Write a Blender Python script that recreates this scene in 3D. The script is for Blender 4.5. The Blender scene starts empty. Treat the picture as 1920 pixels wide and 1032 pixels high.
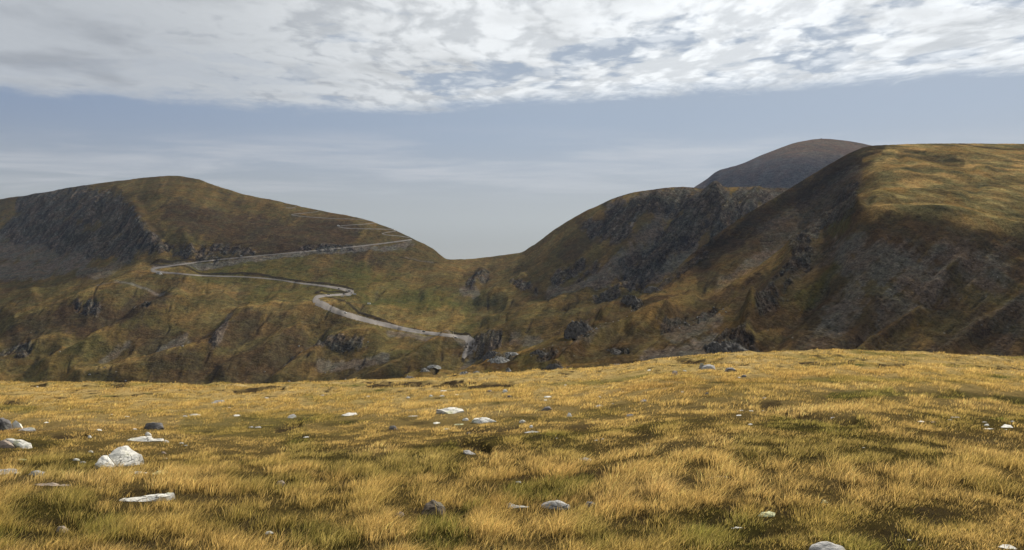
import bpy, bmesh, math, random
import numpy as np
from mathutils import Vector, Matrix, noise as mnoise

sc = bpy.context.scene
COL = sc.collection
F = 1450.0                      # focal length in photo pixels (1920 wide)
CX, CY = 960.0, 516.0

# ------------------------------------------------------------------ camera
cam_d = bpy.data.cameras.new("camera")
cam = bpy.data.objects.new("camera", cam_d)
COL.objects.link(cam)
cam.location = (0, 0, 0)
cam.rotation_euler = (math.radians(90), 0, 0)
cam_d.sensor_fit = 'HORIZONTAL'
cam_d.sensor_width = 36.0
cam_d.lens = 36.0 * F / 1920.0
cam_d.clip_start = 0.1
cam_d.clip_end = 60000
sc.camera = cam

# ------------------------------------------------------------------ light and sky
SUN_EL, SUN_AZ = 31.0, 35.0     # azimuth clockwise from the view direction
SUN_STRENGTH = 5.0
SKY_STRENGTH = 0.1
EXPOSURE = 0.68
HAZE = 2.0e-5
sd = Vector((math.sin(math.radians(SUN_AZ)) * math.cos(math.radians(SUN_EL)),
             math.cos(math.radians(SUN_AZ)) * math.cos(math.radians(SUN_EL)),
             math.sin(math.radians(SUN_EL))))
sl = bpy.data.lights.new("sun", 'SUN')
sl.energy = SUN_STRENGTH
sl.angle = math.radians(0.53)
sl.color = (1.0, 0.93, 0.82)
so = bpy.data.objects.new("sun", sl)
so.rotation_euler = sd.to_track_quat('Z', 'Y').to_euler()
so.location = (300, 300, 400)
COL.objects.link(so)

sc.view_settings.view_transform = 'Standard'
sc.view_settings.look = 'None'
sc.view_settings.exposure = EXPOSURE
sc.view_settings.gamma = 1.0
sc.view_settings.use_curve_mapping = False
sc.render.engine = 'CYCLES'
sc.cycles.use_denoising = True
sc.cycles.denoiser = 'OPENIMAGEDENOISE'
sc.cycles.denoising_input_passes = 'RGB_ALBEDO_NORMAL'
sc.cycles.denoising_prefilter = 'ACCURATE'
sc.cycles.max_bounces = 5
sc.cycles.diffuse_bounces = 3
sc.cycles.transmission_bounces = 3
sc.cycles.volume_bounces = 0
sc.cycles.transparent_max_bounces = 8


class NT:
    """small helper to write node graphs as expressions"""
    def __init__(self, tree):
        self.t = tree
        tree.nodes.clear()

    def node(self, kind, **kw):
        n = self.t.nodes.new(kind)
        for k, v in kw.items():
            setattr(n, k, v)
        return n

    def put(self, sock, v):
        if isinstance(v, (int, float)):
            sock.default_value = v
        elif isinstance(v, (tuple, list)):
            if len(v) == 3 and len(sock.default_value) == 4:
                v = (*v, 1)
            sock.default_value = v
        else:
            self.t.links.new(v, sock)

    def m(self, op, a, b=None, c=None, clamp=False):
        n = self.node('ShaderNodeMath', operation=op, use_clamp=clamp)
        self.put(n.inputs[0], a)
        if b is not None: self.put(n.inputs[1], b)
        if c is not None: self.put(n.inputs[2], c)
        return n.outputs[0]

    def v(self, op, a, b=None, scale=None):
        n = self.node('ShaderNodeVectorMath', operation=op)
        self.put(n.inputs[0], a)
        if b is not None: self.put(n.inputs[1], b)
        if scale is not None: self.put(n.inputs['Scale'], scale)
        return n.outputs['Value'] if op in ('DOT_PRODUCT', 'LENGTH') else n.outputs[0]

    def smooth(self, x, lo, hi, to0=0.0, to1=1.0):
        n = self.node('ShaderNodeMapRange', interpolation_type='SMOOTHSTEP')
        self.put(n.inputs['Value'], x)
        self.put(n.inputs['From Min'], lo); self.put(n.inputs['From Max'], hi)
        self.put(n.inputs['To Min'], to0); self.put(n.inputs['To Max'], to1)
        return n.outputs[0]

    def mix(self, f, a, b, mode='MIX'):
        n = self.node('ShaderNodeMix', data_type='RGBA', blend_type=mode)
        self.put(n.inputs[0], f)
        self.put(n.inputs[6], a); self.put(n.inputs[7], b)
        return n.outputs[2]

    def noise(self, vec, scale, detail=4, rough=0.5, dist=0.0, color=False):
        n = self.node('ShaderNodeTexNoise')
        n.inputs['Scale'].default_value = scale
        n.inputs['Detail'].default_value = detail
        n.inputs['Roughness'].default_value = rough
        n.inputs['Distortion'].default_value = dist
        self.put(n.inputs['Vector'], vec)
        return n.outputs['Color' if color else 'Fac']

    def voro(self, vec, scale, feature='F1', smooth=None):
        n = self.node('ShaderNodeTexVoronoi', feature=feature)
        n.inputs['Scale'].default_value = scale
        if smooth is not None: n.inputs['Smoothness'].default_value = smooth
        self.put(n.inputs['Vector'], vec)
        return n

    def comb(self, x, y, z):
        n = self.node('ShaderNodeCombineXYZ')
        self.put(n.inputs[0], x); self.put(n.inputs[1], y); self.put(n.inputs[2], z)
        return n.outputs[0]

    def sep(self, v):
        n = self.node('ShaderNodeSeparateXYZ')
        self.put(n.inputs[0], v)
        return n.outputs


world = bpy.data.worlds.new("World")
sc.world = world
world.use_nodes = True
w = NT(world.node_tree)
gen = w.node('ShaderNodeTexCoord').outputs['Generated']
skyn = w.node('ShaderNodeTexSky', sky_type='NISHITA')
skyn.sun_disc = False
skyn.sun_elevation = math.radians(SUN_EL)
skyn.sun_rotation = math.radians(SUN_AZ)
skyn.altitude = 2000
skyn.air_density = 1.0
skyn.dust_density = 2.0
dx, dy, dz = w.sep(w.v('NORMALIZE', gen))
zc = w.m('MAXIMUM', dz, 0.02)
Px = w.m('DIVIDE', dx, zc)
Py = w.m('DIVIDE', dy, zc)
P = w.comb(Px, Py, 0.0)
sdot = w.m('MAXIMUM', w.v('DOT_PRODUCT', w.v('NORMALIZE', gen), tuple(sd)), 0.0)
# ---- sky tint: blue-grey band, greyer to the horizon
sky = w.v('SCALE', skyn.outputs[0], scale=0.50)
lowgrey = w.smooth(dz, 0.075, 0.205, 1.0, 0.0)
blue = w.mix(w.smooth(sdot, 0.2, 0.95), (2.6, 3.3, 4.6), (4.2, 4.9, 5.8))
grey = w.mix(w.smooth(sdot, 0.3, 0.95), (4.2, 4.3, 4.15), (5.0, 5.1, 5.0))
skyc = w.mix(lowgrey, blue, grey)
skyc = w.mix(0.80, sky, skyc)
skyc = w.v('SCALE', skyc, scale=w.smooth(dz, 0.035, 0.075, 0.90, 1.0))
# ---- altocumulus sheet, one level deck seen in perspective
wob = w.v('SCALE', w.v('SUBTRACT', w.noise(P, 1.1, 3, 0.5, color=True), (0.5, 0.5, 0.5)), scale=0.38)
Q = w.v('ADD', P, wob)
wob2 = w.v('SCALE', w.v('SUBTRACT', w.noise(P, 9.0, 3, 0.55, color=True), (0.5, 0.5, 0.5)), scale=0.035)
R = w.v('ADD', Q, wob2)
big = w.noise(w.v('MULTIPLY', Q, (1.0, 1.35, 1.0)), 0.75, 4, 0.55)
mid = w.noise(Q, 2.6, 4, 0.55)
fine = w.noise(w.v('MULTIPLY', R, (1.0, 0.7, 1)), 22.0, 6, 0.62)
cell1 = w.voro(w.v('MULTIPLY', R, (1.0, 0.62, 1)), 7.0, 'SMOOTH_F1', 0.35).outputs['Distance']
cell2 = w.voro(w.v('MULTIPLY', R, (1.0, 0.6, 1)), 16.0, 'SMOOTH_F1', 0.3).outputs['Distance']
puff = w.m('SUBTRACT', 1.0, w.m('ADD', w.m('MULTIPLY', cell1, 0.95), w.m('MULTIPLY', cell2, 0.45)))
edge = w.m('SUBTRACT', w.m('SUBTRACT', 4.86, w.m('MULTIPLY', w.m('ABSOLUTE', w.m('ADD', Px, 0.9)), 0.29)), Py)
edge = w.m('ADD', edge, w.m('MULTIPLY', w.m('SUBTRACT', mid, 0.5), 0.8))
edge = w.m('ADD', edge, w.m('MULTIPLY', w.m('SUBTRACT', fine, 0.5), 0.25))
sheet = w.smooth(edge, -0.05, 0.42)
veil = w.smooth(Px, -1.9, -0.2, 1.0, 0.0)               # the left part is a smooth veil
# gaps run in a band near the middle of the sheet
gap = w.m('SUBTRACT', 1.0, w.m('MULTIPLY', w.m('ABSOLUTE', w.m('SUBTRACT', edge, 0.75)), 1.35), clamp=True)
dens = w.m('ADD', w.m('MULTIPLY', big, 1.25), w.m('MULTIPLY', puff, 1.15))
dens = w.m('ADD', dens, w.m('MULTIPLY', w.m('SUBTRACT', fine, 0.5), 0.9))
dens = w.m('ADD', dens, w.m('MULTIPLY', veil, 0.50))
dens = w.m('SUBTRACT', dens, w.m('MULTIPLY', w.m('MULTIPLY', gap, w.m('SUBTRACT', 1.0, w.m('MULTIPLY', veil, 0.7))), 0.22))
flake = w.smooth(dens, 0.50, 1.12)
hole = w.m('MULTIPLY', w.smooth(w.m('ADD', w.noise(Q, 1.7, 5, 0.62), w.m('MULTIPLY', gap, 0.10)), 0.545, 0.64), w.m('SUBTRACT', 1.0, w.m('MULTIPLY', veil, 0.6)))
fill = w.m('SUBTRACT', 0.88, w.m('MULTIPLY', hole, 0.80))
alpha = w.m('ADD', fill, w.m('MULTIPLY', w.m('SUBTRACT', 1.0, fill), w.m('MULTIPLY', flake, w.m('SUBTRACT', 1.0, w.m('MULTIPLY', hole, 0.45)))))
alpha = w.m('MULTIPLY', alpha, sheet)
alpha = w.m('MULTIPLY', alpha, w.smooth(dz, 0.12, 0.19))
alpha = w.m('MULTIPLY', alpha, w.m('SUBTRACT', 0.97, w.m('MULTIPLY', veil, 0.22)))
# body: thick middles are greyer, lit rims and thin parts whiter
thick = w.smooth(w.m('ADD', w.m('MULTIPLY', big, 1.0), w.m('MULTIPLY', mid, 0.7)), 0.80, 1.12)
light = w.m('ADD', w.m('MULTIPLY', flake, 0.34), w.m('MULTIPLY', w.m('SUBTRACT', fine, 0.5), 0.16))
light = w.m('MULTIPLY', light, w.m('SUBTRACT', 1.0, w.m('MULTIPLY', veil, 0.55)))
bright = w.m('ADD', w.m('ADD', 0.72, light), w.m('MULTIPLY', w.smooth(sdot, 0.55, 1.0), 0.55))
bright = w.m('MULTIPLY', bright, w.m('SUBTRACT', 1.0, w.m('MULTIPLY', thick, 0.30)))
cloudc = w.v('SCALE', w.comb(6.5, 6.68, 6.75), scale=bright)
skyc = w.mix(alpha, skyc, cloudc)
# ---- thin streaks low over the ridges
S = w.v('MULTIPLY', P, (0.45, 0.7, 1.0))
st = w.noise(S, 1.3, 5, 0.6, 0.4)
band = w.m('MULTIPLY', w.smooth(Py, 5.0, 6.2), w.smooth(Py, 11.0, 7.5))
sa = w.m('MULTIPLY', w.m('MULTIPLY', w.smooth(st, 0.36, 0.72), band), 0.62)
skyc = w.mix(sa, skyc, w.v('SCALE', w.comb(5.6, 5.7, 5.9), scale=w.m('ADD', 0.88, w.m('MULTIPLY', sdot, 0.25))))
bg = w.node('ShaderNodeBackground')
w.put(bg.inputs[0], skyc)
bg.inputs[1].default_value = SKY_STRENGTH * 0.62
wo = w.node('ShaderNodeOutputWorld')
w.t.links.new(bg.outputs[0], wo.inputs[0])


# ------------------------------------------------------------------ numpy noise
def _hash(ix, iy, seed):
    h = (ix.astype(np.int64) * 374761393 + iy.astype(np.int64) * 668265263 + seed * 1274126177) & 0xffffffff
    h = ((h ^ (h >> 13)) * 1274126177) & 0xffffffff
    return (h ^ (h >> 16)) & 0xffffffff


def perlin(x, y, seed=0):
    x0 = np.floor(x); y0 = np.floor(y)
    fx = x - x0; fy = y - y0
    sx = fx * fx * fx * (fx * (fx * 6 - 15) + 10)
    sy = fy * fy * fy * (fy * (fy * 6 - 15) + 10)
    def g(ix, iy, ax, ay):
        a = _hash(ix, iy, seed) * (2 * math.pi / 4294967296.0)
        return np.cos(a) * ax + np.sin(a) * ay
    n00 = g(x0, y0, fx, fy); n10 = g(x0 + 1, y0, fx - 1, fy)
    n01 = g(x0, y0 + 1, fx, fy - 1); n11 = g(x0 + 1, y0 + 1, fx - 1, fy - 1)
    a = n00 + sx * (n10 - n00); b = n01 + sx * (n11 - n01)
    return (a + sy * (b - a)) * 1.5


def fbm(x, y, octv=4, seed=0, gain=0.5):
    s = 0; a = 1; t = 0
    for o in range(octv):
        s = s + a * perlin(x * 2 ** o + 17.3 * o, y * 2 ** o - 9.1 * o, seed + o)
        t += a; a *= gain
    return s / t


def ridged(x, y, octv=4, seed=0, gain=0.55):
    s = 0; a = 1; t = 0
    for o in range(octv):
        n = 1 - np.abs(perlin(x * 2 ** o + 7.7 * o, y * 2 ** o + 3.3 * o, seed + o)) * 2
        s = s + a * n; t += a; a *= gain
    return s / t                      # about -0.2 .. 1


def sstep(x, lo, hi):
    t = np.clip((x - lo) / (hi - lo), 0, 1)
    return t * t * (3 - 2 * t)


def seg_dist(px, py, pts):
    """distance to a polyline, and signed side of the nearest segment"""
    best = np.full(px.shape, 1e9)
    for (x0, y0), (x1, y1) in zip(pts[:-1], pts[1:]):
        dx_, dy_ = x1 - x0, y1 - y0
        L = dx_ * dx_ + dy_ * dy_ + 1e-9
        t = np.clip(((px - x0) * dx_ + (py - y0) * dy_) / L, 0, 1)
        d = np.hypot(px - x0 - t * dx_, py - y0 - t * dy_)
        best = np.minimum(best, d)
    return best


def stroke(px, py, pts, hw, soft=None):
    """1 on the polyline falling to 0 at hw*1.5, evaluated only near it"""
    pts = [tuple(p) for p in pts]
    if len(pts) == 1: pts = pts * 2
    out = np.zeros(px.shape)
    xs = [p[0] for p in pts]; ys = [p[1] for p in pts]
    R_ = hw * 2
    sel = (px > min(xs) - R_) & (px < max(xs) + R_) & (py > min(ys) - R_) & (py < max(ys) + R_)
    if sel.any():
        d = seg_dist(px[sel], py[sel], pts)
        out[sel] = 1 - sstep(d, hw * (0.3 if soft is None else soft), hw * 1.6)
    return out


def pchip(xk, yk, xq):
    """monotone cubic interpolation"""
    xk = np.asarray(xk, float); yk = np.asarray(yk, float)
    h = np.diff(xk); d = np.diff(yk) / h
    m = np.zeros_like(yk)
    for i in range(1, len(xk) - 1):
        if d[i - 1] * d[i] > 0:
            w1 = 2 * h[i] + h[i - 1]; w2 = h[i] + 2 * h[i - 1]
            m[i] = (w1 + w2) / (w1 / d[i - 1] + w2 / d[i])
    m[0] = d[0]; m[-1] = d[-1]
    xq = np.clip(xq, xk[0], xk[-1])
    i = np.clip(np.searchsorted(xk, xq) - 1, 0, len(xk) - 2)
    t = (xq - xk[i]) / h[i]
    return (yk[i] * (1 + 2 * t) * (1 - t) ** 2 + m[i] * h[i] * t * (1 - t) ** 2
            + yk[i + 1] * t * t * (3 - 2 * t) + m[i + 1] * h[i] * t * t * (t - 1))


# ------------------------------------------------------------------ helpers for objects
def tag(o, label=None, cat=None, group=None, kind=None):
    if label: o['label'] = label
    if cat: o['category'] = cat
    if group: o['group'] = group
    if kind: o['kind'] = kind
    return o


def mesh_from_arrays(name, verts, quads=None, tris=None, col=None, mat=None, smooth=True, extra=None):
    me = bpy.data.meshes.new(name)
    nv = len(verts)
    me.vertices.add(nv)
    me.vertices.foreach_set('co', np.ascontiguousarray(verts, dtype=np.float32).ravel())
    nq = 0 if quads is None else len(quads)
    nt = 0 if tris is None else len(tris)
    idx = []
    if nq: idx.append(np.asarray(quads, np.int32).ravel())
    if nt: idx.append(np.asarray(tris, np.int32).ravel())
    idx = np.concatenate(idx)
    me.loops.add(len(idx))
    me.loops.foreach_set('vertex_index', idx)
    me.polygons.add(nq + nt)
    starts = np.concatenate([np.arange(nq) * 4, nq * 4 + np.arange(nt) * 3]).astype(np.int32)
    me.polygons.foreach_set('loop_start', starts)
    me.polygons.foreach_set('use_smooth', np.full(nq + nt, smooth, dtype=bool))
    me.update(calc_edges=True)
    if col is not None:
        at = me.color_attributes.new('Col', 'FLOAT_COLOR', 'POINT')
        c4 = np.ones((nv, 4), np.float32); c4[:, :3] = col
        at.data.foreach_set('color', c4.ravel())
    for k, arr in (extra or {}).items():
        at = me.attributes.new(k, 'FLOAT', 'POINT')
        at.data.foreach_set('value', np.asarray(arr, np.float32).ravel())
    if mat: me.materials.append(mat)
    o = bpy.data.objects.new(name, me)
    COL.objects.link(o)
    return o


def grid_quads(nr, nc):
    i = np.arange(nr * nc).reshape(nr, nc)
    return np.stack([i[:-1, :-1], i[:-1, 1:], i[1:, 1:], i[1:, :-1]], -1).reshape(-1, 4)


def material(name):
    m = bpy.data.materials.new(name)
    m.use_nodes = True
    return m, NT(m.node_tree)


def finish(n, bsdf, disp=None):
    out = n.node('ShaderNodeOutputMaterial')
    n.t.links.new(bsdf, out.inputs['Surface'])


# ------------------------------------------------------------------ materials
def terrain_material(name, s):
    """hillside: vertex colour broken by turf, stones and fissures; s = metres of the finest grain"""
    m, n = material(name)
    at = n.node('ShaderNodeAttribute', attribute_name='Col').outputs['Color']
    rk = n.node('ShaderNodeAttribute', attribute_name='rock').outputs['Fac']
    pos = n.node('ShaderNodeNewGeometry').outputs['Position']
    # stretched down the fall line (they run down to the left)
    a = n.noise(pos, 0.012 / s, 6, 0.65)
    b = n.noise(n.v('MULTIPLY', pos, (1, 1, 2.2)), 0.11 / s, 6, 0.7)
    c = n.noise(pos, 0.45 / s, 4, 0.7)
    k = n.m('ADD', -0.60, n.m('ADD', n.m('MULTIPLY', a, 1.0), n.m('MULTIPLY', b, 2.1)))
    k = n.m('ADD', k, n.m('MULTIPLY', n.m('SUBTRACT', c, 0.5), n.m('ADD', 2.3, n.m('MULTIPLY', rk, 1.6))))
    col = n.v('SCALE', at, scale=n.m('MINIMUM', n.m('MAXIMUM', k, 0.3), 2.2))
    # tint variation: russet / olive
    tint = n.mix(n.smooth(n.noise(pos, 0.03 / s, 4, 0.6), 0.35, 0.65), (1.10, 0.97, 0.86), (0.94, 1.02, 0.98))
    col = n.mix(1.0, col, tint, 'MULTIPLY')
    # loose pale stones
    vo = n.voro(pos, 0.16 / s)
    dot = n.m('MULTIPLY', n.smooth(vo.outputs['Distance'], 0.20, 0.12), n.smooth(n.noise(pos, 0.02 / s, 3, 0.6), 0.47, 0.62))
    pick = n.smooth(n.sep(vo.outputs['Color'])[0], n.m('SUBTRACT', 0.95 if s < 2 else 1.0, n.m('MULTIPLY', rk, 0.22)), 0.99)
    col = n.mix(n.m('MULTIPLY', n.m('MULTIPLY', dot, pick), 0.7), col, (0.20, 0.19, 0.17))
    bs = n.node('ShaderNodeBsdfPrincipled')
    n.put(bs.inputs['Base Color'], col)
    bs.inputs['Roughness'].default_value = 0.95
    bs.inputs['Specular IOR Level'].default_value = 0.0
    # bump
    vr = n.voro(n.v('MULTIPLY', pos, (1, 1, 0.6)), 0.10 / s, 'F1')
    hgt = n.m('ADD', n.m('MULTIPLY', b, 3.0), n.m('MULTIPLY', c, 1.0))
    hgt = n.m('ADD', hgt, n.m('MULTIPLY', n.m('MULTIPLY', vr.outputs['Distance'], rk), 2.2))
    bp = n.node('ShaderNodeBump')
    bp.inputs['Strength'].default_value = 1.0
    n.put(bp.inputs['Distance'], n.m('MULTIPLY', n.m('ADD', 0.8, n.m('MULTIPLY', rk, 2.4)), 1.1 * s))
    n.put(bp.inputs['Height'], hgt)
    n.put(bs.inputs['Normal'], bp.outputs[0])
    finish(n, bs.outputs[0])
    return m


MAT_HILL = terrain_material('hillside', 1.0)
MAT_NEAR = terrain_material('near_hillside', 0.6)
MAT_PEAK = terrain_material('peak_slope', 2.2)

m_, n = material('gravel_road')
pos = n.node('ShaderNodeNewGeometry').outputs['Position']
c_ = n.mix(n.noise(pos, 0.3, 5, 0.7), (0.07, 0.060, 0.050), (0.18, 0.152, 0.125))
bs = n.node('ShaderNodeBsdfPrincipled'); n.put(bs.inputs['Base Color'], c_); bs.inputs['Roughness'].default_value = 0.9
finish(n, bs.outputs[0]); MAT_ROAD = m_

# meadow earth / turf under the blades
m_, n = material('meadow_turf')
at = n.node('ShaderNodeAttribute', attribute_name='Col').outputs['Color']
pos = n.node('ShaderNodeNewGeometry').outputs['Position']
a = n.noise(n.v('MULTIPLY', pos, (1, 0.55, 1)), 7.0, 8, 0.75)
b = n.noise(n.v('MULTIPLY', pos, (1, 0.6, 1)), 1.6, 5, 0.65)
c = n.noise(pos, 45.0, 4, 0.7)
k = n.m('ADD', 0.10, n.m('ADD', n.m('MULTIPLY', a, 1.15), n.m('MULTIPLY', b, 0.55)))
col = n.v('SCALE', at, scale=n.m('ADD', k, n.m('MULTIPLY', n.m('SUBTRACT', c, 0.5), 0.7)))
bs = n.node('ShaderNodeBsdfPrincipled'); n.put(bs.inputs['Base Color'], col)
bs.inputs['Roughness'].default_value = 1.0; bs.inputs['Specular IOR Level'].default_value = 0.0
bp = n.node('ShaderNodeBump'); bp.inputs['Strength'].default_value = 1.0; bp.inputs['Distance'].default_value = 0.10
n.put(bp.inputs['Height'], n.m('ADD', a, n.m('MULTIPLY', c, 0.25)))
n.put(bs.inputs['Normal'], bp.outputs[0])
finish(n, bs.outputs[0]); MAT_TURF = m_

m_, n = material('grass_blades')
at = n.node('ShaderNodeAttribute', attribute_name='Col').outputs['Color']
d1 = n.node('ShaderNodeBsdfDiffuse'); n.put(d1.inputs[0], at)
t1 = n.node('ShaderNodeBsdfTranslucent'); n.put(t1.inputs[0], n.v('MULTIPLY', at, (1.1, 1.0, 0.78)))
mx = n.node('ShaderNodeMixShader'); mx.inputs[0].default_value = 0.50
n.t.links.new(d1.outputs[0], mx.inputs[1]); n.t.links.new(t1.outputs[0], mx.inputs[2])
finish(n, mx.outputs[0]); MAT_GRASS = m_


def stone_material(name, light, dark, lichen, lic_amt):
    m, n = material(name)
    co = n.node('ShaderNodeTexCoord').outputs['Object']
    pos = n.node('ShaderNodeNewGeometry').outputs['Position']
    a = n.noise(pos, 5.0, 8, 0.7)
    b = n.noise(n.v('MULTIPLY', pos, (1.0, 1.0, 5.0)), 9.0, 5, 0.65)
    base = n.mix(n.smooth(n.m('ADD', n.m('MULTIPLY', a, 0.6), n.m('MULTIPLY', b, 0.5)), 0.36, 0.66), dark, light)
    crack = n.voro(n.v('ADD', n.v('MULTIPLY', pos, (1.0, 1.0, 2.0)), n.v('SCALE', n.noise(pos, 4.0, 4, 0.6, color=True), scale=0.35)), 4.5, 'DISTANCE_TO_EDGE')
    ck = n.m('MULTIPLY', n.smooth(crack.outputs['Distance'], 0.035, 0.0), n.smooth(n.noise(pos, 2.4, 3, 0.5), 0.45, 0.58))
    base = n.mix(n.m('MULTIPLY', ck, 0.85), base, (0.03, 0.028, 0.025))
    lm = n.m('MULTIPLY', n.smooth(n.noise(pos, 3.2, 5, 0.7), 0.55, 0.66), lic_amt)
    base = n.mix(lm, base, lichen)
    spots = n.smooth(n.noise(n.v('MULTIPLY', pos, (1, 1, 3)), 15.0, 3, 0.6), 0.655, 0.71)
    base = n.mix(n.m('MULTIPLY', spots, 0.75), base, (0.05, 0.048, 0.04))
    bs = n.node('ShaderNodeBsdfPrincipled'); n.put(bs.inputs['Base Color'], base)
    bs.inputs['Roughness'].default_value = 0.85; bs.inputs['Specular IOR Level'].default_value = 0.25
    bp = n.node('ShaderNodeBump'); bp.inputs['Strength'].default_value = 0.8; bp.inputs['Distance'].default_value = 0.03
    n.put(bp.inputs['Height'], n.m('SUBTRACT', n.m('ADD', a, n.m('MULTIPLY', b, 0.5)), n.m('MULTIPLY', ck, 0.8)))
    n.put(bs.inputs['Normal'], bp.outputs[0])
    finish(n, bs.outputs[0])
    return m


STONE = {
    'white': stone_material('white_stone', (0.62, 0.60, 0.54), (0.36, 0.35, 0.31), (0.42, 0.42, 0.20), 0.6),
    'grey': stone_material('grey_stone', (0.34, 0.33, 0.31), (0.16, 0.155, 0.15), (0.25, 0.26, 0.14), 0.5),
    'dark': stone_material('dark_stone', (0.13, 0.12, 0.115), (0.05, 0.047, 0.045), (0.20, 0.20, 0.15), 0.4),
    'brown': stone_material('brown_stone', (0.30, 0.24, 0.19), (0.14, 0.11, 0.09), (0.25, 0.24, 0.14), 0.3),
    'earth': stone_material('earthy_stone', (0.12, 0.09, 0.06), (0.045, 0.034, 0.024), (0.14, 0.13, 0.07), 0.4),
    'green': stone_material('lichen_stone', (0.46, 0.46, 0.25), (0.26, 0.27, 0.15), (0.50, 0.50, 0.20), 0.8),
}

# crags on the hillsides
m_, n = material('crag_rock')
pos = n.node('ShaderNodeNewGeometry').outputs['Position']
a = n.noise(pos, 0.22, 8, 0.72)
b = n.noise(n.v('MULTIPLY', pos, (1.4, 1.0, 0.5)), 0.6, 5, 0.65)
base = n.mix(n.smooth(n.m('ADD', n.m('MULTIPLY', a, 0.55), n.m('MULTIPLY', b, 0.5)), 0.38, 0.66), (0.030, 0.027, 0.023), (0.13, 0.118, 0.102))
bs = n.node('ShaderNodeBsdfPrincipled'); n.put(bs.inputs['Base Color'], base); bs.inputs['Roughness'].default_value = 0.9; bs.inputs['Specular IOR Level'].default_value = 0.1
bp = n.node('ShaderNodeBump'); bp.inputs['Strength'].default_value = 1.0; bp.inputs['Distance'].default_value = 1.6
n.put(bp.inputs['Height'], n.m('ADD', a, b)); n.put(bs.inputs['Normal'], bp.outputs[0])
finish(n, bs.outputs[0]); MAT_CRAG = m_
m_, n = material('pale_crag_rock')
pos = n.node('ShaderNodeNewGeometry').outputs['Position']
a = n.noise(pos, 0.5, 8, 0.72)
base = n.mix(n.smooth(a, 0.36, 0.64), (0.08, 0.078, 0.072), (0.40, 0.39, 0.36))
bs = n.node('ShaderNodeBsdfPrincipled'); n.put(bs.inputs['Base Color'], base); bs.inputs['Roughness'].default_value = 0.9; bs.inputs['Specular IOR Level'].default_value = 0.1
bp = n.node('ShaderNodeBump'); bp.inputs['Strength'].default_value = 1.0; bp.inputs['Distance'].default_value = 1.0
n.put(bp.inputs['Height'], a); n.put(bs.inputs['Normal'], bp.outputs[0])
finish(n, bs.outputs[0]); MAT_PALE = m_


def plain(name, col, rough=0.6):
    m, n = material(name)
    pos = n.node('ShaderNodeTexCoord').outputs['Object']
    c_ = n.mix(n.noise(pos, 6.0, 3, 0.6), tuple(x * 0.8 for x in col), tuple(min(1, x * 1.12) for x in col))
    bs = n.node('ShaderNodeBsdfPrincipled'); n.put(bs.inputs['Base Color'], c_); bs.inputs['Roughness'].default_value = rough
    finish(n, bs.outputs[0]); return m


# ------------------------------------------------------------------ hills as lofted height sheets
class Sheet:
    """hill surface: at every bearing a profile of (distance, height) from valley to crest and down behind"""
    def __init__(self, table, step, rows, px_range, n_vis0=1, back=((350, -60), (1100, -260))):
        st = sorted(table)
        K = len(table[st[0]])
        pxs = np.arange(px_range[0], px_range[1] + step, step)
        py = np.array([pchip(st, [table[s][k][0] for s in st], pxs) for k in range(K)])   # K x C
        Y = np.array([pchip(st, [table[s][k][1] for s in st], pxs) for k in range(K)])
        Z = (CY - py) / F * Y
        tv = np.concatenate([np.linspace(0, n_vis0, 8)[:-1], np.linspace(n_vis0, K - 1, rows)])
        kk = np.arange(K)
        C = len(pxs)
        YY = np.empty((len(tv), C)); ZZ = np.empty((len(tv), C))
        for c in range(C):
            YY[:, c] = pchip(kk, Y[:, c], tv)
            ZZ[:, c] = pchip(kk, Z[:, c], tv)
        # rounded back side
        tb = np.linspace(0, 1, 24)[1:]
        by = [0] + [b[0] for b in back]; bz = [0] + [b[1] for b in back]
        yb = np.interp(tb, np.linspace(0, 1, len(by)), by)
        zb = np.interp(yb, by, bz)
        YY = np.vstack([YY, YY[-1][None, :] + yb[:, None]])
        ZZ = np.vstack([ZZ, ZZ[-1][None, :] + zb[:, None]])
        # soften the profile joints along the column
        for _ in range(6):
            ZZ[1:-1] = ZZ[1:-1] * 0.5 + 0.25 * (ZZ[:-2] + ZZ[2:])
        self.px = np.broadcast_to(pxs, YY.shape).copy()
        self.pxs = pxs
        self.Y = YY; self.Z = ZZ
        self.ncrest = len(tv) - 1
        self.bpy = CY - F * ZZ / YY                 # base picture row of each vertex
        self.vis = np.ones_like(YY); self.vis[self.ncrest + 1:] = 0
        self.t = np.broadcast_to(np.concatenate([tv, K - 1 + tb])[:, None], YY.shape)
        self.K = K

    def world(self):
        return (self.px - CX) / F * self.Y, self.Y, self.Z

    def freeze(self):
        """visible picture-row envelope after displacement, for placing things"""
        w_ = self.Z[:self.ncrest + 1] / self.Y[:self.ncrest + 1]
        self.env = np.maximum.accumulate(w_, axis=0)

    def at(self, px, py):
        """world point of the hill surface on a bearing at a picture row"""
        fc = np.clip((px - self.pxs[0]) / (self.pxs[1] - self.pxs[0]), 0, len(self.pxs) - 1.001)
        i = int(fc); f = fc - i
        wq = (CY - py) / F
        r = []
        for c in (i, i + 1):
            e = self.env[:, c] + np.arange(len(self.env)) * 1e-9
            wq_ = min(wq, e[-1])
            ri = np.interp(wq_, e, np.arange(len(e)))
            r.append((np.interp(ri, np.arange(len(e)), self.Y[:len(e), c]), np.interp(ri, np.arange(len(e)), self.Z[:len(e), c])))
        Y = r[0][0] * (1 - f) + r[1][0] * f
        Z = r[0][1] * (1 - f) + r[1][1] * f
        return Vector(((px - CX) / F * Y, Y, Z))

    def build(self, name, mat, col, rock):
        X, Y, Z = self.world()
        v = np.stack([X, Y, Z], -1).reshape(-1, 3)
        # faces wound so that normals look up
        q = grid_quads(*X.shape)
        return mesh_from_arrays(name, v, quads=q, col=col.reshape(-1, 3), mat=mat, extra={'rock': rock.ravel()})


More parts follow.
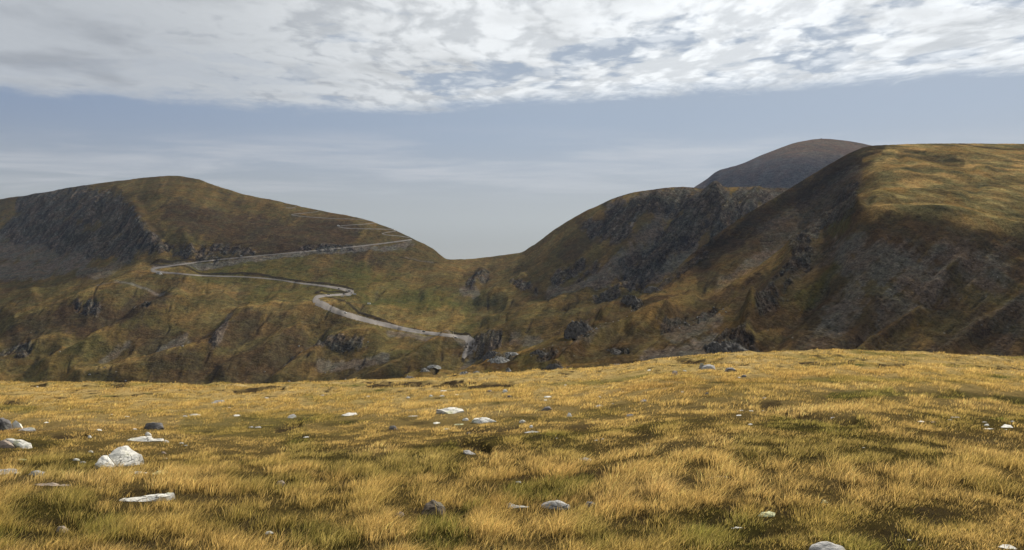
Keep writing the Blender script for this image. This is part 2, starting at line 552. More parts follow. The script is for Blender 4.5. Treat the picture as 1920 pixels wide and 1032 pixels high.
def mixc(col, mask, c):
    return col + (np.array(c) - col) * np.clip(mask, 0, 1)[..., None]


OLIVE = (0.118, 0.090, 0.036)
HEATH = (0.080, 0.057, 0.031)
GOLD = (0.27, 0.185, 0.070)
GREEN = (0.110, 0.100, 0.030)
DGREEN = (0.056, 0.066, 0.028)
ROCK = (0.120, 0.111, 0.102)
DROCK = (0.052, 0.047, 0.043)
SCREE = (0.185, 0.162, 0.142)
DARK = (0.028, 0.022, 0.017)
LIGHTR = (0.30, 0.29, 0.28)
HK = 0.70
OLIVE, HEATH, GOLD, GREEN, DGREEN, ROCK, DROCK, SCREE, DARK, LIGHTR = (tuple(v * HK for v in c_) for c_ in (OLIVE, HEATH, GOLD, GREEN, DGREEN, ROCK, DROCK, SCREE, DARK, LIGHTR))
PALE = {'olive': OLIVE, 'heath': HEATH, 'gold': GOLD, 'green': GREEN, 'dgreen': DGREEN, 'rock': ROCK, 'drock': DROCK,
        'scree': SCREE, 'dark': DARK, 'light': LIGHTR}
ROCKY = {'rock': 1.0, 'drock': 1.0, 'scree': 0.55, 'light': 0.9}


def paint(sh, strokes, col, rock, brk):
    for (kind, wgt, hw, pts) in strokes:
        m = stroke(sh.px, sh.bpy, pts, hw)
        # ragged edges
        m = sstep(m + brk * (0.95 if kind == 'scree' else 0.75 if hw > 5 else 0.25), 0.25, 0.85) * np.minimum(1, m * 4) * wgt
        col = mixc(col, m, PALE[kind])
        r = ROCKY.get(kind, 0.0)
        rock = rock + (r - rock) * m
    return col, rock


# ---------------- main massif: left mountain, saddle, middle ridge
TB = {
    -500: [(900, 600), (722, 880), (650, 1060), (590, 1300), (550, 1500), (500, 1750), (440, 2050), (415, 2300)],
    -300: [(900, 600), (722, 880), (650, 1050), (580, 1300), (540, 1500), (490, 1750), (430, 2050), (400, 2300)],
    0:    [(900, 600), (722, 880), (650, 1020), (580, 1220), (530, 1450), (470, 1800), (400, 2150), (374, 2350)],
    100:  [(900, 600), (722, 880), (645, 1010), (575, 1180), (525, 1400), (460, 1720), (378, 2050), (357, 2250)],
    200:  [(900, 600), (724, 880), (640, 1000), (565, 1170), (515, 1350), (450, 1560), (366, 1900), (340, 2150)],
    260:  [(900, 600), (724, 875), (640, 1000), (562, 1175), (508, 1360), (438, 1500), (362, 1800), (332, 2120)],
    320:  [(900, 600), (724, 870), (640, 1000), (560, 1180), (503, 1385), (432, 1510), (366, 1730), (329, 2080)],
    370:  [(900, 600), (725, 865), (640, 1005), (562, 1185), (502, 1390), (440, 1510), (375, 1730), (335, 2020)],
    400:  [(900, 600), (725, 865), (640, 1005), (562, 1190), (501, 1395), (446, 1510), (384, 1730), (346, 1990)],
    450:  [(900, 600), (726, 860), (640, 1010), (565, 1200), (500, 1400), (455, 1510), (400, 1720), (361, 1950)],
    520:  [(900, 600), (724, 850), (640, 1005), (568, 1190), (500, 1410), (455, 1520), (410, 1700), (376, 1880)],
    600:  [(900, 600), (722, 840), (640, 1000), (570, 1180), (500, 1420), (458, 1530), (422, 1670), (394, 1800)],
    650:  [(900, 600), (718, 835), (645, 975), (580, 1150), (500, 1430), (463, 1530), (430, 1640), (403, 1760)],
    700:  [(900, 600), (715, 830), (650, 950), (590, 1120), (500, 1440), (468, 1530), (440, 1620), (416, 1720)],
    740:  [(900, 600), (712, 830), (652, 940), (595, 1110), (502, 1445), (475, 1530), (452, 1610), (431, 1700)],
    780:  [(900, 600), (710, 830), (655, 930), (600, 1100), (508, 1445), (488, 1520), (468, 1590), (449, 1680)],
    810:  [(900, 600), (707, 830), (652, 935), (600, 1100), (515, 1420), (497, 1500), (482, 1580), (466, 1660)],
    840:  [(900, 600), (705, 830), (650, 940), (600, 1100), (522, 1400), (508, 1480), (497, 1560), (487, 1650)],
    870:  [(900, 600), (703, 825), (648, 935), (600, 1090), (528, 1380), (510, 1480), (498, 1570), (488, 1665)],
    900:  [(900, 600), (700, 820), (645, 930), (600, 1080), (535, 1340), (512, 1470), (497, 1570), (485, 1680)],
    940:  [(900, 600), (698, 810), (642, 915), (596, 1055), (538, 1270), (512, 1400), (495, 1510), (479, 1640)],
    980:  [(900, 600), (695, 800), (640, 900), (590, 1030), (540, 1200), (508, 1320), (488, 1440), (470, 1600)],
    1000: [(900, 600), (695, 798), (638, 898), (588, 1022), (540, 1175), (503, 1290), (478, 1410), (459, 1560)],
    1060: [(900, 600), (690, 790), (630, 890), (580, 1000), (540, 1100), (487, 1220), (442, 1350), (418, 1480)],
    1100: [(900, 600), (690, 790), (626, 885), (572, 995), (532, 1085), (470, 1200), (418, 1315), (394, 1440)],
    1150: [(900, 600), (690, 790), (620, 880), (560, 990), (520, 1070), (450, 1180), (395, 1280), (371, 1400)],
    1190: [(900, 600), (690, 790), (615, 880), (555, 985), (515, 1060), (438, 1165), (382, 1255), (358, 1370)],
    1230: [(900, 600), (690, 790), (610, 880), (550, 980), (510, 1050), (430, 1150), (377, 1230), (353, 1350)],
    1290: [(900, 600), (690, 790), (600, 880), (540, 970), (500, 1035), (432, 1125), (377, 1195), (351, 1335)],
    1318: [(900, 600), (690, 790), (600, 880), (540, 965), (500, 1020), (428, 1095), (374, 1160), (352, 1290)],
    1345: [(900, 600), (690, 790), (600, 870), (540, 950), (500, 1000), (420, 1060), (365, 1120), (346, 1200)],
    1375: [(900, 600), (690, 790), (600, 875), (540, 955), (500, 1025), (425, 1085), (370, 1150), (349, 1260)],
    1420: [(900, 600), (690, 790), (600, 880), (540, 970), (500, 1060), (432, 1120), (378, 1190), (349, 1310)],
    1480: [(900, 600), (690, 790), (600, 880), (540, 980), (500, 1100), (440, 1150), (387, 1220), (350, 1350)],
    1600: [(900, 600), (690, 790), (600, 880), (540, 980), (500, 1100), (450, 1150), (400, 1220), (362, 1400)],
    1750: [(900, 600), (690, 790), (600, 880), (540, 980), (500, 1100), (460, 1150), (410, 1220), (380, 1400)],
}
B = Sheet(TB, 2.0, 300, (-460, 1700))
px, py = B.px, B.bpy
X, Y, Z = B.world()
mpp = Y / F                                   # metres per picture pixel there
vis = sstep(B.t, 0.3, 1.0) * (1 - sstep(B.t, B.K - 1.15, B.K - 0.9) * 0.85)
# spurs and gullies that run down and to the left
RID = [
    (11, 26, [(340, 512), (250, 528), (190, 560), (120, 585), (30, 610)]),
    (9, 20, [(330, 560), (270, 600), (190, 640), (90, 690)]),
    (12, 26, [(640, 590), (520, 585), (440, 610), (390, 655), (260, 700), (150, 725)]),
    (7, 18, [(420, 570), (330, 585), (260, 590)]),
    (9, 20, [(700, 630), (630, 645), (570, 685), (520, 722)]),
    (7, 14, [(560, 625), (500, 655), (420, 700)]),
    (9, 14, [(838, 642), (800, 660), (766, 690), (700, 716)]),
    (5, 13, [(1160, 540), (1060, 565), (990, 585), (920, 602)]),
    (5, 12, [(1150, 575), (1060, 600), (960, 615), (900, 640)]),
    (5, 10, [(980, 520), (940, 545), (900, 560)]),
    (7, 9, [(905, 515), (890, 535)]),
    (9, 16, [(250, 395), (262, 430), (300, 480)]),
    (6, 10, [(345, 440), (360, 478)]),
    (6, 14, [(60, 560), (0, 590)]),
    (7, 16, [(120, 640), (60, 655), (-20, 700)]),
    (9, 15, [(1340, 352), (1318, 400), (1270, 450), (1225, 500)]),
    (6, 12, [(1230, 372), (1200, 430), (1150, 500)]),
    (6, 12, [(1420, 362), (1385, 410)]),
    (-7, 12, [(600, 640), (540, 662), (470, 722)]),
    (-6, 12, [(430, 600), (350, 645), (260, 672)]),
    (-8, 14, [(210, 370), (160, 430), (90, 500)]),
    (-6, 12, [(300, 560), (200, 600), (130, 650)]),
    (-8, 14, [(1275, 375), (1240, 430), (1180, 510), (1120, 545)]),
    (-6, 14, [(900, 655), (850, 690), (780, 720)]),
    (-5, 18, [(870, 570), (930, 575)]),
    (-5, 16, [(700, 560), (780, 562)]),
]
dZ = np.zeros_like(Z)
for amp, hw, pts in RID:
    dZ += 1.25 * amp * stroke(px, py, pts, hw, 0.0) * vis
# fractal folds aligned with the fall line; q runs across it
wq_ = 12 * fbm(px / 70, py / 70, 3, 91)
q = (px + 0.8 * py) * 1.0 + wq_
r = (0.8 * px - py) * 1.0 + wq_
dZ += 9 * fbm(X / 160, Y / 160, 5, 3, 0.5) * vis
fold = ridged(q / 85, r / 210, 5, 11, 0.48) - 0.45
dZ += fold * 4.2 * vis * sstep(py, 300, 560)
# cliff zones
rockz = np.zeros_like(Z)
CLIFF = [
    (34, [(60, 385), (150, 378), (205, 395), (245, 435)]), (30, [(30, 430), (120, 440), (230, 465)]),
    (18, [(250, 450), (300, 470)]), (15, [(335, 470), (400, 478)]), (10, [(400, 462), (470, 472)]), (8, [(570, 470), (660, 466)]),
    (26, [(1160, 395), (1230, 378), (1300, 374)]), (34, [(1340, 366), (1310, 410), (1250, 460), (1190, 515)]),
    (28, [(1400, 372), (1350, 430)]), (22, [(1440, 372), (1470, 365)]), (20, [(1110, 430), (1170, 440)]), (16, [(1045, 520), (1110, 498)]),
    (11, [(885, 530), (910, 522)]), (9, [(965, 535), (1000, 545)]), (14, [(930, 640), (890, 655)]), (10, [(1120, 560), (1160, 550)]),
    (14, [(10, 670), (50, 660)]), (9, [(255, 580), (275, 592)]), (10, [(420, 612), (400, 650)]), (10, [(150, 590), (180, 585)]),
    (10, [(600, 660), (680, 650)]), (9, [(520, 690), (560, 668)]),
]
for hw, pts in CLIFF:
    rockz = np.maximum(rockz, stroke(px, py, pts, hw) * (0.70 if hw <= 16 else 1.0))
brk = fbm(q / 16, r / 60, 4, 21) + 0.6 * fbm(X / 9, Z / 9, 3, 5)
rockm = sstep(rockz + brk * 0.8, 0.30, 0.75) * np.minimum(1, rockz * 3)
crag = ridged(q / 20, r / 75, 4, 31, 0.6) - 0.5
crag2 = ridged(q / 7, r / 22, 3, 41, 0.6) - 0.5
cv = vis * (1 - sstep(B.t, B.K - 1.8, B.K - 1.15) * 0.92)
dZ += cv * rockm * (crag * 5.5 + crag2 * 3.0)
dZ += vis * 0.8 * fbm(X / 12, Y / 12, 3, 7)
B.Z = B.Z + dZ
B.Y = B.Y - cv * rockm * (crag * 5 + crag2 * 3)
streak = fbm(q / 6, r / 42, 5, 71, 0.65)
col = np.zeros(Z.shape + (3,)) + np.array(OLIVE)
v1 = fbm(X / 120, Y / 120, 4, 51); v2 = fbm(q / 30, r / 120, 4, 61)
col = mixc(col, sstep(v1 + 0.4 * v2, 0.0, 0.5) * 0.8, HEATH)
col = mixc(col, sstep(v2 - 0.3 * v1, 0.05, 0.5) * 0.45, GOLD)
col = mixc(col, sstep(-v1 + 0.3 * v2, 0.05, 0.5) * 0.35 * sstep(py, 470, 540), GREEN)
# gold tone on the fold crests, heath tone along the streaks
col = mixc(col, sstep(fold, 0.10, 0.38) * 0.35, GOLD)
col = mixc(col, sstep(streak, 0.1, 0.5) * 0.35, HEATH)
rock = np.zeros_like(Z)
SB = [  # narrow gold strokes on the spur crests paint their sunlit edges
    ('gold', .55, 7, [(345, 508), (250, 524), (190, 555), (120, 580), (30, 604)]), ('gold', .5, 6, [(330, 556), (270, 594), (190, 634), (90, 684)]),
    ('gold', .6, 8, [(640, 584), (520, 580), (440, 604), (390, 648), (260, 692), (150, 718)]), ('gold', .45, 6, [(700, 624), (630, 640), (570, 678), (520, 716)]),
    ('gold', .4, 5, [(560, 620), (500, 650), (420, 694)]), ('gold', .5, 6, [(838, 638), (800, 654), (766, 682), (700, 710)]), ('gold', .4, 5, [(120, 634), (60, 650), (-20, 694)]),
    ('gold', .4, 6, [(1340, 350), (1325, 380)]), ('gold', .35, 10, [(420, 350), (560, 392), (700, 420)]), ('olive', .6, 20, [(1000, 500), (1060, 470), (1110, 410)]),
    ('green', .75, 40, [(640, 530), (760, 560), (830, 600)]), ('green', .6, 30, [(560, 510), (450, 505), (380, 520)]),
    ('green', .5, 26, [(480, 560), (600, 565)]),
    ('dgreen', .3, 11, [(690, 562), (740, 560), (790, 552)]), ('dgreen', .35, 16, [(860, 560), (900, 575), (935, 572)]),
    ('green', .5, 40, [(700, 540), (800, 570), (860, 610)]), ('gold', .6, 22, [(720, 590), (800, 606), (850, 600)]), ('gold', .35, 16, [(700, 545), (800, 515), (880, 500), (960, 485)]),
    ('gold', .4, 10, [(190, 510), (270, 508), (340, 522)]), ('gold', .4, 14, [(350, 545), (430, 545)]),
    ('gold', .35, 12, [(330, 600), (430, 592), (520, 590), (600, 600)]),
    ('gold', .35, 10, [(130, 585), (180, 560)]), ('gold', .4, 7, [(1000, 585), (1100, 560), (1160, 545)]),
    ('gold', .7, 5, [(1150, 378), (1200, 360), (1250, 357), (1305, 357)]), ('gold', .7, 4, [(1355, 351), (1420, 353), (1470, 354)]),
    ('gold', .35, 14, [(1060, 430), (1120, 400)]), ('gold', .3, 14, [(980, 480), (1040, 450)]),
    ('heath', .9, 30, [(330, 400), (420, 430), (560, 440), (640, 440)]), ('heath', .8, 16, [(400, 470), (520, 462), (640, 462)]),
    ('dark', .5, 14, [(280, 460), (300, 440), (262, 415)]), ('heath', .9, 26, [(120, 600), (220, 600), (300, 570)]),
    ('heath', .8, 20, [(20, 640), (120, 610), (230, 600)]), ('heath', .8, 22, [(250, 640), (420, 640), (470, 620)]),
    ('heath', .8, 26, [(300, 700), (450, 690), (560, 650)]), ('dark', .35, 18, [(640, 700), (740, 690), (800, 680)]),
    ('scree', .75, 26, [(0, 465), (80, 470), (150, 480)]), ('scree', .7, 18, [(0, 510), (70, 505), (150, 490)]), ('scree', .6, 9, [(150, 515), (200, 512)]),
    ('scree', .6, 10, [(250, 470), (210, 505)]), ('scree', .5, 7, [(240, 645), (190, 680)]), ('scree', .55, 9, [(520, 690), (560, 665), (600, 660)]),
    ('scree', .6, 9, [(600, 690), (680, 682), (720, 676)]), ('scree', .5, 8, [(300, 655), (350, 630)]), ('scree', .6, 8, [(430, 600), (410, 645)]),
    ('scree', .8, 14, [(1100, 535), (1170, 495), (1220, 440), (1245, 400)]), ('scree', .8, 16, [(1180, 530), (1240, 515), (1290, 470)]),
    ('scree', .6, 14, [(1040, 545), (1100, 540)]), ('scree', .6, 8, [(870, 545), (890, 550)]), ('scree', .5, 10, [(960, 635), (1010, 640)]),
    ('light', .7, 2.5, [(1198, 395), (1185, 420), (1165, 450)]), ('light', .6, 2.5, [(1262, 380), (1250, 400)]),
    ('light', .35, 6, [(1450, 365), (1430, 385), (1400, 395)]),
    ('heath', .7, 14, [(1090, 420), (1130, 440), (1060, 480)]),
]
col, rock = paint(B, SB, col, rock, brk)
rk = mixc(np.zeros_like(col) + np.array(ROCK), sstep(crag2, -0.1, 0.35) * 0.6, (0.14, 0.130, 0.118))
rk = mixc(rk, sstep(-crag, 0.0, 0.4) * 0.7, DROCK)
rk = mixc(rk, sstep(streak, 0.02, 0.25) * 0.75, np.array(SCREE) * 1.25)
rk = mixc(rk, sstep(-streak, 0.05, 0.25) * 0.75, (0.025, 0.022, 0.021))
col = col * (1 - (rockm * 0.74)[..., None]) + rk * (rockm * 0.74)[..., None]
rock = np.maximum(rock, rockm)

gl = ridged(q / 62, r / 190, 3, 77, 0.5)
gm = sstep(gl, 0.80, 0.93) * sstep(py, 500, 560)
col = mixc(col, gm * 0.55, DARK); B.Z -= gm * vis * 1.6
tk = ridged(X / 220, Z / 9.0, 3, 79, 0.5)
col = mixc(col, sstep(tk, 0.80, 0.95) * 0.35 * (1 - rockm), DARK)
# ---------------- road line (drawn first on the massif so banks and fill can be cut)
ROADS = [
    # (px, py, half width in px) -- lower valley road up to the parking hairpin, back left, long climb to the shoulder
    [(868, 672, 3), (874, 662, 6), (884, 650, 11), (880, 638, 8), (862, 632, 3.2), (830, 628, 3), (796, 624, 3.2), (760, 618, 3.6), (730, 611, 4), (700, 604, 4.4), (670, 596, 4.8),
     (640, 587, 5.0), (618, 578, 5.5), (604, 571, 6.5), (592, 564, 6), (594, 558, 3.6), (608, 555, 2.4), (628, 553.5, 2.0), (645, 552.5, 2.0), (656, 551, 2.6), (661, 548, 3.2), (654, 545.5, 3.0),
     (640, 542, 2.6), (620, 538.5, 2.0), (590, 534.5, 1.6), (560, 531, 1.4), (520, 525, 1.4), (480, 521, 1.4), (440, 519, 1.4), (400, 518, 1.5), (370, 516.5, 1.6), (330, 513, 1.8),
     (300, 510.5, 2.4), (284, 507, 3.0), (290, 503.8, 2.6), (310, 500.5, 2.0), (350, 494.8, 1.5), (400, 488.5, 1.4), (450, 483.5, 1.3), (520, 477, 1.3), (580, 471.5, 1.3), (640, 465.5, 1.3), (700, 459, 1.3), (740, 454, 1.4), (772, 449.6, 1.5)],
    [(716, 438.5, 1.3), (725, 441, 1.0), (745, 442.5, .9), (768, 446, .9)],
    [(716, 438.5, 1.2), (726, 436, 1.0), (742, 433.5, 1.0), (735, 431, 0.9), (716, 430, 1.0), (690, 429.5, 1.2), (660, 429, 1.4), (640, 427, 1.6), (634, 425, 1.4), (644, 423.5, 1.1), (670, 421.5, 1.0), (690, 420, 1.0), (704, 418, 1.0)],
    [(702, 416.5, .9), (680, 412, .8), (650, 411, .9), (620, 410, .9), (596, 408.5, .9), (570, 406.5, 1.0), (552, 404.5, 1.2), (546, 403, 1.3), (556, 401.5, 1.1), (575, 399.5, 1.0), (595, 397, 1.1), (598, 395.5, .9)],
    [(536, 389, 1.2), (545, 390.5, 1.2), (552, 389.5, 1.0), (556, 387, 1.0)],
]
for rd in ROADS:
    line = [(a, b) for a, b, _ in rd]
    # cut bank just above, fill just below
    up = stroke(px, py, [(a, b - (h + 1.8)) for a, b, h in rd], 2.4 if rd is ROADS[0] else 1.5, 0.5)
    if rd is ROADS[0]:
        low = stroke(px, py, [(a, b + h + 5) for a, b, h in rd[34:]], 6)
        lowm = sstep(low + 0.9 * brk, 0.35, 0.9) * np.minimum(1, low * 3)
        col = mixc(col, lowm * 0.8, SCREE)
        rock = np.maximum(rock, lowm * 0.5)
        low = stroke(px, py, [(a, b + h + 5) for a, b, h in rd[:9]], 6)
        col = mixc(col, sstep(low + 0.5 * brk, 0.2, 0.7) * 0.55, SCREE)
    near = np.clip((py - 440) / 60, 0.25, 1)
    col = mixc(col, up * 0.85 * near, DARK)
    B.Z += up * 1.2 * near
col = mixc(col, stroke(px, py, [(180, 545), (240, 545), (300, 552)], 1.4, 0.5) * 0.5, SCREE)
# old tracks and stream lines in the turf
for pts, c_, k_ in [([(215, 541), (250, 546), (285, 549), (310, 552)], SCREE, .6), ([(750, 478), (800, 490), (820, 494)], DARK, .5), ([(440, 574), (500, 578), (560, 580), (600, 588)], DARK, .5),
                    ([(700, 530), (750, 515), (770, 508)], DARK, .4), ([(760, 478), (790, 488), (812, 492)], SCREE, .45), ([(620, 560), (640, 590)], DARK, .3),
                    ([(1010, 600), (1090, 574), (1150, 560)], DARK, .3), ([(520, 530), (545, 545)], DARK, .4), ([(635, 630), (620, 650)], DARK, .4)]:
    col = mixc(col, stroke(px, py, pts, 1.4, 0.5) * k_, c_)
sp = fbm(X / 7, Z / 3.5, 3, 81, 0.7)
col = col * (1 + 0.75 * sp * (0.6 + 0.6 * rock))[..., None]
std = sstep(perlin(X / 4.5, Z / 2.5 + Y / 9, 83), 0.48, 0.75) * (0.12 + 0.75 * rock)
col = mixc(col, std * 0.7, (0.26, 0.25, 0.23))
col = np.clip(col, 0.012, 0.6)
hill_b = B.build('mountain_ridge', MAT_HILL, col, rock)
tag(hill_b, kind='structure')
B.freeze()


def road_strip(lines, name):
    V = []; Q = []
    for rd in lines:
        xs = [p[0] for p in rd]; d = [0]
        for a, b in zip(rd[:-1], rd[1:]):
            d.append(d[-1] + math.hypot(a[0] - b[0], a[1] - b[1]))
        n_ = max(8, int(d[-1] / 2.0))
        tq = np.linspace(0, d[-1], n_)
        X_ = pchip(d, [p[0] for p in rd], tq); Y_ = pchip(d, [p[1] for p in rd], tq); H_ = pchip(d, [p[2] for p in rd], tq)
        prev = None
        for i in range(n_):
            j0, j1 = max(0, i - 1), min(n_ - 1, i + 1)
            tx, ty = X_[j1] - X_[j0], Y_[j1] - Y_[j0]
            L = math.hypot(tx, ty) + 1e-9
            nx, ny = -ty / L, tx / L
            row = []
            H_[i] *= 1 + 0.22 * mnoise.noise(Vector((X_[i] * .35, Y_[i] * .35, 3)))
            H_[i] = H_[i] * ((1.0 if i < n_ * 0.42 else 0.8) if rd is lines[0] else 0.5)
            for k in (-1, -0.5, 0, 0.5, 1):
                p = B.at(X_[i] + nx * H_[i] * k, Y_[i] + ny * H_[i] * k)
                p.z += 0.45 if abs(k) < 1 else 0.1
                row.append(len(V)); V.append(tuple(p))
            if prev:
                for k in range(4):
                    Q.append((prev[k], prev[k + 1], row[k + 1], row[k]))
            prev = row
    o = mesh_from_arrays(name, np.array(V), quads=np.array(Q), mat=MAT_ROAD)
    return tag(o, kind='structure')


road_strip(ROADS, 'road')

# ---------------- right-hand hill (nearer)
TA = {
    560:  [(960, 230), (880, 290), (850, 320), (830, 345), (810, 370), (795, 390), (785, 400)],
    680:  [(950, 230), (820, 290), (790, 320), (768, 345), (750, 370), (738, 388), (728, 400)],
    740:  [(950, 230), (800, 290), (770, 320), (750, 345), (735, 365), (722, 385), (713, 400)],
    775:  [(950, 230), (795, 290), (760, 320), (740, 345), (722, 368), (706, 390), (696, 405)],
    802:  [(950, 230), (790, 290), (750, 320), (728, 345), (708, 370), (694, 395), (685, 408)],
    825:  [(950, 230), (790, 290), (750, 320), (732, 345), (712, 370), (699, 398), (691, 412)],
    850:  [(950, 230), (790, 290), (750, 320), (735, 345), (716, 370), (701, 400), (694, 420)],
    900:  [(950, 230), (780, 290), (740, 320), (720, 350), (700, 380), (688, 410), (681, 430)],
    940:  [(950, 230), (775, 295), (735, 328), (710, 360), (690, 392), (674, 425), (664, 450)],
    975:  [(950, 230), (765, 300), (725, 332), (700, 368), (680, 404), (664, 440), (656, 470)],
    1020: [(950, 230), (755, 300), (715, 336), (685, 380), (664, 420), (648, 460), (640, 500)],
    1080: [(950, 230), (750, 300), (710, 340), (670, 395), (645, 440), (622, 490), (610, 540)],
    1130: [(950, 235), (745, 305), (702, 350), (655, 412), (625, 465), (598, 525), (583, 575)],
    1180: [(950, 240), (740, 310), (695, 360), (645, 430), (610, 490), (580, 560), (563, 610)],
    1230: [(950, 245), (740, 315), (690, 370), (635, 440), (595, 510), (560, 590), (540, 650)],
    1300: [(950, 250), (740, 320), (680, 380), (620, 460), (570, 560), (510, 695), (472, 732)],
    1400: [(950, 250), (735, 330), (670, 400), (600, 480), (530, 590), (450, 735), (400, 787)],
    1460: [(950, 255), (732, 335), (665, 405), (590, 480), (520, 567), (430, 742), (364, 822)],
    1500: [(950, 260), (730, 340), (660, 410), (580, 480), (510, 557), (410, 757), (339, 852)],
    1560: [(950, 260), (730, 342), (655, 412), (570, 478), (480, 545), (390, 722), (303, 862)],
    1600: [(950, 260), (730, 345), (650, 415), (550, 475), (430, 537), (370, 672), (282, 868)],
    1625: [(950, 260), (730, 348), (650, 415), (545, 472), (412, 542), (355, 660), (273, 874)],
    1650: [(950, 260), (730, 350), (650, 415), (540, 470), (400, 545), (345, 650), (270, 880)],
    1750: [(950, 260), (730, 350), (650, 415), (540, 470), (400, 550), (332, 690), (268, 905)],
    1850: [(950, 260), (732, 350), (652, 415), (545, 472), (415, 548), (335, 700), (267, 930)],
    1920: [(950, 260), (735, 350), (655, 415), (550, 475), (435, 545), (342, 700), (268, 950)],
    2100: [(950, 260), (740, 350), (660, 415), (560, 475), (460, 540), (352, 700), (272, 950)],
    2500: [(950, 260), (740, 350), (660, 415), (560, 475), (460, 540), (372, 700), (300, 950)],
}
A = Sheet(TA, 2.0, 330, (560, 2460), back=((140, -30), (500, -200)))
px, py = A.px, A.bpy
X, Y, Z = A.world(); mpp = Y / F
vis = sstep(A.t, 0.3, 1.0) * (1 - sstep(A.t, A.K - 1.1, A.K - 0.85) * 0.9)
visc = vis * (1 - sstep(A.t, A.K - 1.5, A.K - 1.05) * 0.75)
wq_ = 12 * fbm(px / 70, py / 70, 3, 92)
q = ((px + 1.0 * py) + wq_) * 0.42; r = ((1.0 * px - py) + wq_) * 0.42
dZ = np.zeros_like(Z)
RID = [
    (7, 20, [(1600, 400), (1530, 425), (1500, 470), (1470, 530), (1410, 590)]),
    (5, 12, [(1410, 590), (1400, 628), (1350, 650)]),
    (4, 14, [(1480, 470), (1380, 530), (1280, 575), (1190, 620)]),
    (3.5, 9, [(1250, 590), (1170, 612), (1090, 650), (1040, 690)]),
    (3, 8, [(1180, 560), (1130, 590)]),
    (-6, 18, [(1560, 380), (1480, 440), (1400, 500), (1320, 545)]),
    (-5, 18, [(1540, 540), (1480, 600), (1400, 680)]),
    (-4, 16, [(1750, 560), (1640, 620), (1560, 680)]),
    (4, 16, [(1800, 500), (1720, 580), (1640, 640), (1600, 690)]),
    (4, 16, [(1940, 560), (1840, 620), (1760, 680)]),
    (3, 12, [(1700, 300), (1770, 322), (1850, 325)]),
    (-2.5, 10, [(1690, 290), (1760, 300), (1820, 320)]),
    (2.5, 14, [(1620, 375), (1700, 362), (1800, 370)]), (-2, 12, [(1640, 350), (1740, 345), (1830, 350)]),
    (3, 10, [(1610, 398), (1700, 396), (1800, 402), (1920, 432)]),
]
for amp, hw, pts in RID:
    dZ += 1.4 * amp * stroke(px, py, pts, hw, 0.0) * vis
dZ += 4.5 * fbm(X / 90, Y / 90, 5, 103, 0.5) * visc
fold = ridged(q / 32, r / 90, 5, 111, 0.5) - 0.45
streak = fbm(q / 2.2, r / 26, 4, 173)
dZ += fold * 1.8 * vis * sstep(py, 380, 470)
top = (1 - sstep(py, 400, 440)) * sstep(px, 1600, 1680)
terr = ridged(X / 60, Z / 5.0, 3, 117) - 0.5            # sheep-track terraces on the plateau
dZ += terr * 0.9 * top * visc
CLIFF = [
    (20, [(1590, 400), (1530, 425), (1508, 455), (1500, 490)]), (14, [(1490, 510), (1460, 550), (1430, 590)]), (16, [(1340, 652), (1380, 640), (1420, 655)]),
    (11, [(1320, 480), (1270, 512), (1215, 545)]), (9, [(1390, 400), (1340, 440), (1300, 470)]), (12, [(1240, 615), (1300, 600), (1340, 585)]), (12, [(1180, 560), (1195, 575)]),
    (14, [(1080, 610), (1090, 640)]), (10, [(1100, 600), (1120, 620)]), (10, [(1020, 690), (1060, 700)]), (7, [(1150, 655), (1175, 660)]), (9, [(800, 688), (812, 692)]), (9, [(925, 672), (960, 664)]),
    (12, [(1600, 350), (1570, 375)]), (8, [(1040, 660), (1010, 672)]),
]
rockz = np.zeros_like(Z)
for hw, pts in CLIFF:
    rockz = np.maximum(rockz, stroke(px, py, pts, hw) * (0.70 if hw <= 16 else 1.0))
brk = fbm(q / 10, r / 34, 4, 121) + 0.6 * fbm(X / 5, Z / 5, 3, 105)
rockm = sstep(rockz + brk * 0.8, 0.32, 0.75) * np.minimum(1, rockz * 3)
crag = ridged(q / 12, r / 34, 4, 131, 0.6) - 0.5
crag2 = ridged(q / 4.5, r / 12, 3, 141, 0.6) - 0.5
dZ += vis * rockm * (crag * 5 + crag2 * 2.2)
stony = sstep(fbm(q / 22, r / 80, 4, 151) + 0.15, 0.0, 0.5) * sstep(py, 420, 470) * sstep(px, 1450, 1560)
dZ += vis * 0.45 * fbm(X / 6, Y / 6, 3, 107) + vis * stony * 0.7 * fbm(X / 2.6, Z / 2.6, 3, 171)
gl = ridged(q / 30, r / 110, 3, 177, 0.5)
gm = sstep(gl, 0.80, 0.93) * sstep(py, 430, 480)
dZ -= gm * vis * 0.9
A.Z = A.Z + dZ
A.Y = A.Y - vis * rockm * (crag * 3.5 + crag2 * 1.5)
col = np.zeros(Z.shape + (3,)) + np.array(HEATH)
v1 = fbm(X / 70, Y / 70, 4, 161); v2 = fbm(q / 16, r / 70, 4, 163)
col = mixc(col, sstep(v1 + 0.4 * v2, -0.1, 0.4) * 0.7, OLIVE)
col = mixc(col, sstep(v2 - 0.3 * v1, 0.1, 0.55) * 0.3, GOLD)
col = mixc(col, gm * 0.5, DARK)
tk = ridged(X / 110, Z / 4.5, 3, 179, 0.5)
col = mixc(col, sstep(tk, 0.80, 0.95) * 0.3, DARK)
plat = sstep(px, 1600, 1660) * (1 - sstep(py, 395 + np.clip((px - 1650) * 0.11, 0, 40), 425 + np.clip((px - 1650) * 0.11, 0, 40)))
col = mixc(col, plat * 0.85, (0.165, 0.128, 0.056))
v3 = fbm(X / 40 + 5, Y / 22, 5, 165)
col = mixc(col, plat * sstep(v3, -0.05, 0.35) * 0.8, (0.36, 0.25, 0.10))
col = mixc(col, plat * sstep(-v3, 0.08, 0.4) * 0.7, (0.042, 0.040, 0.022))
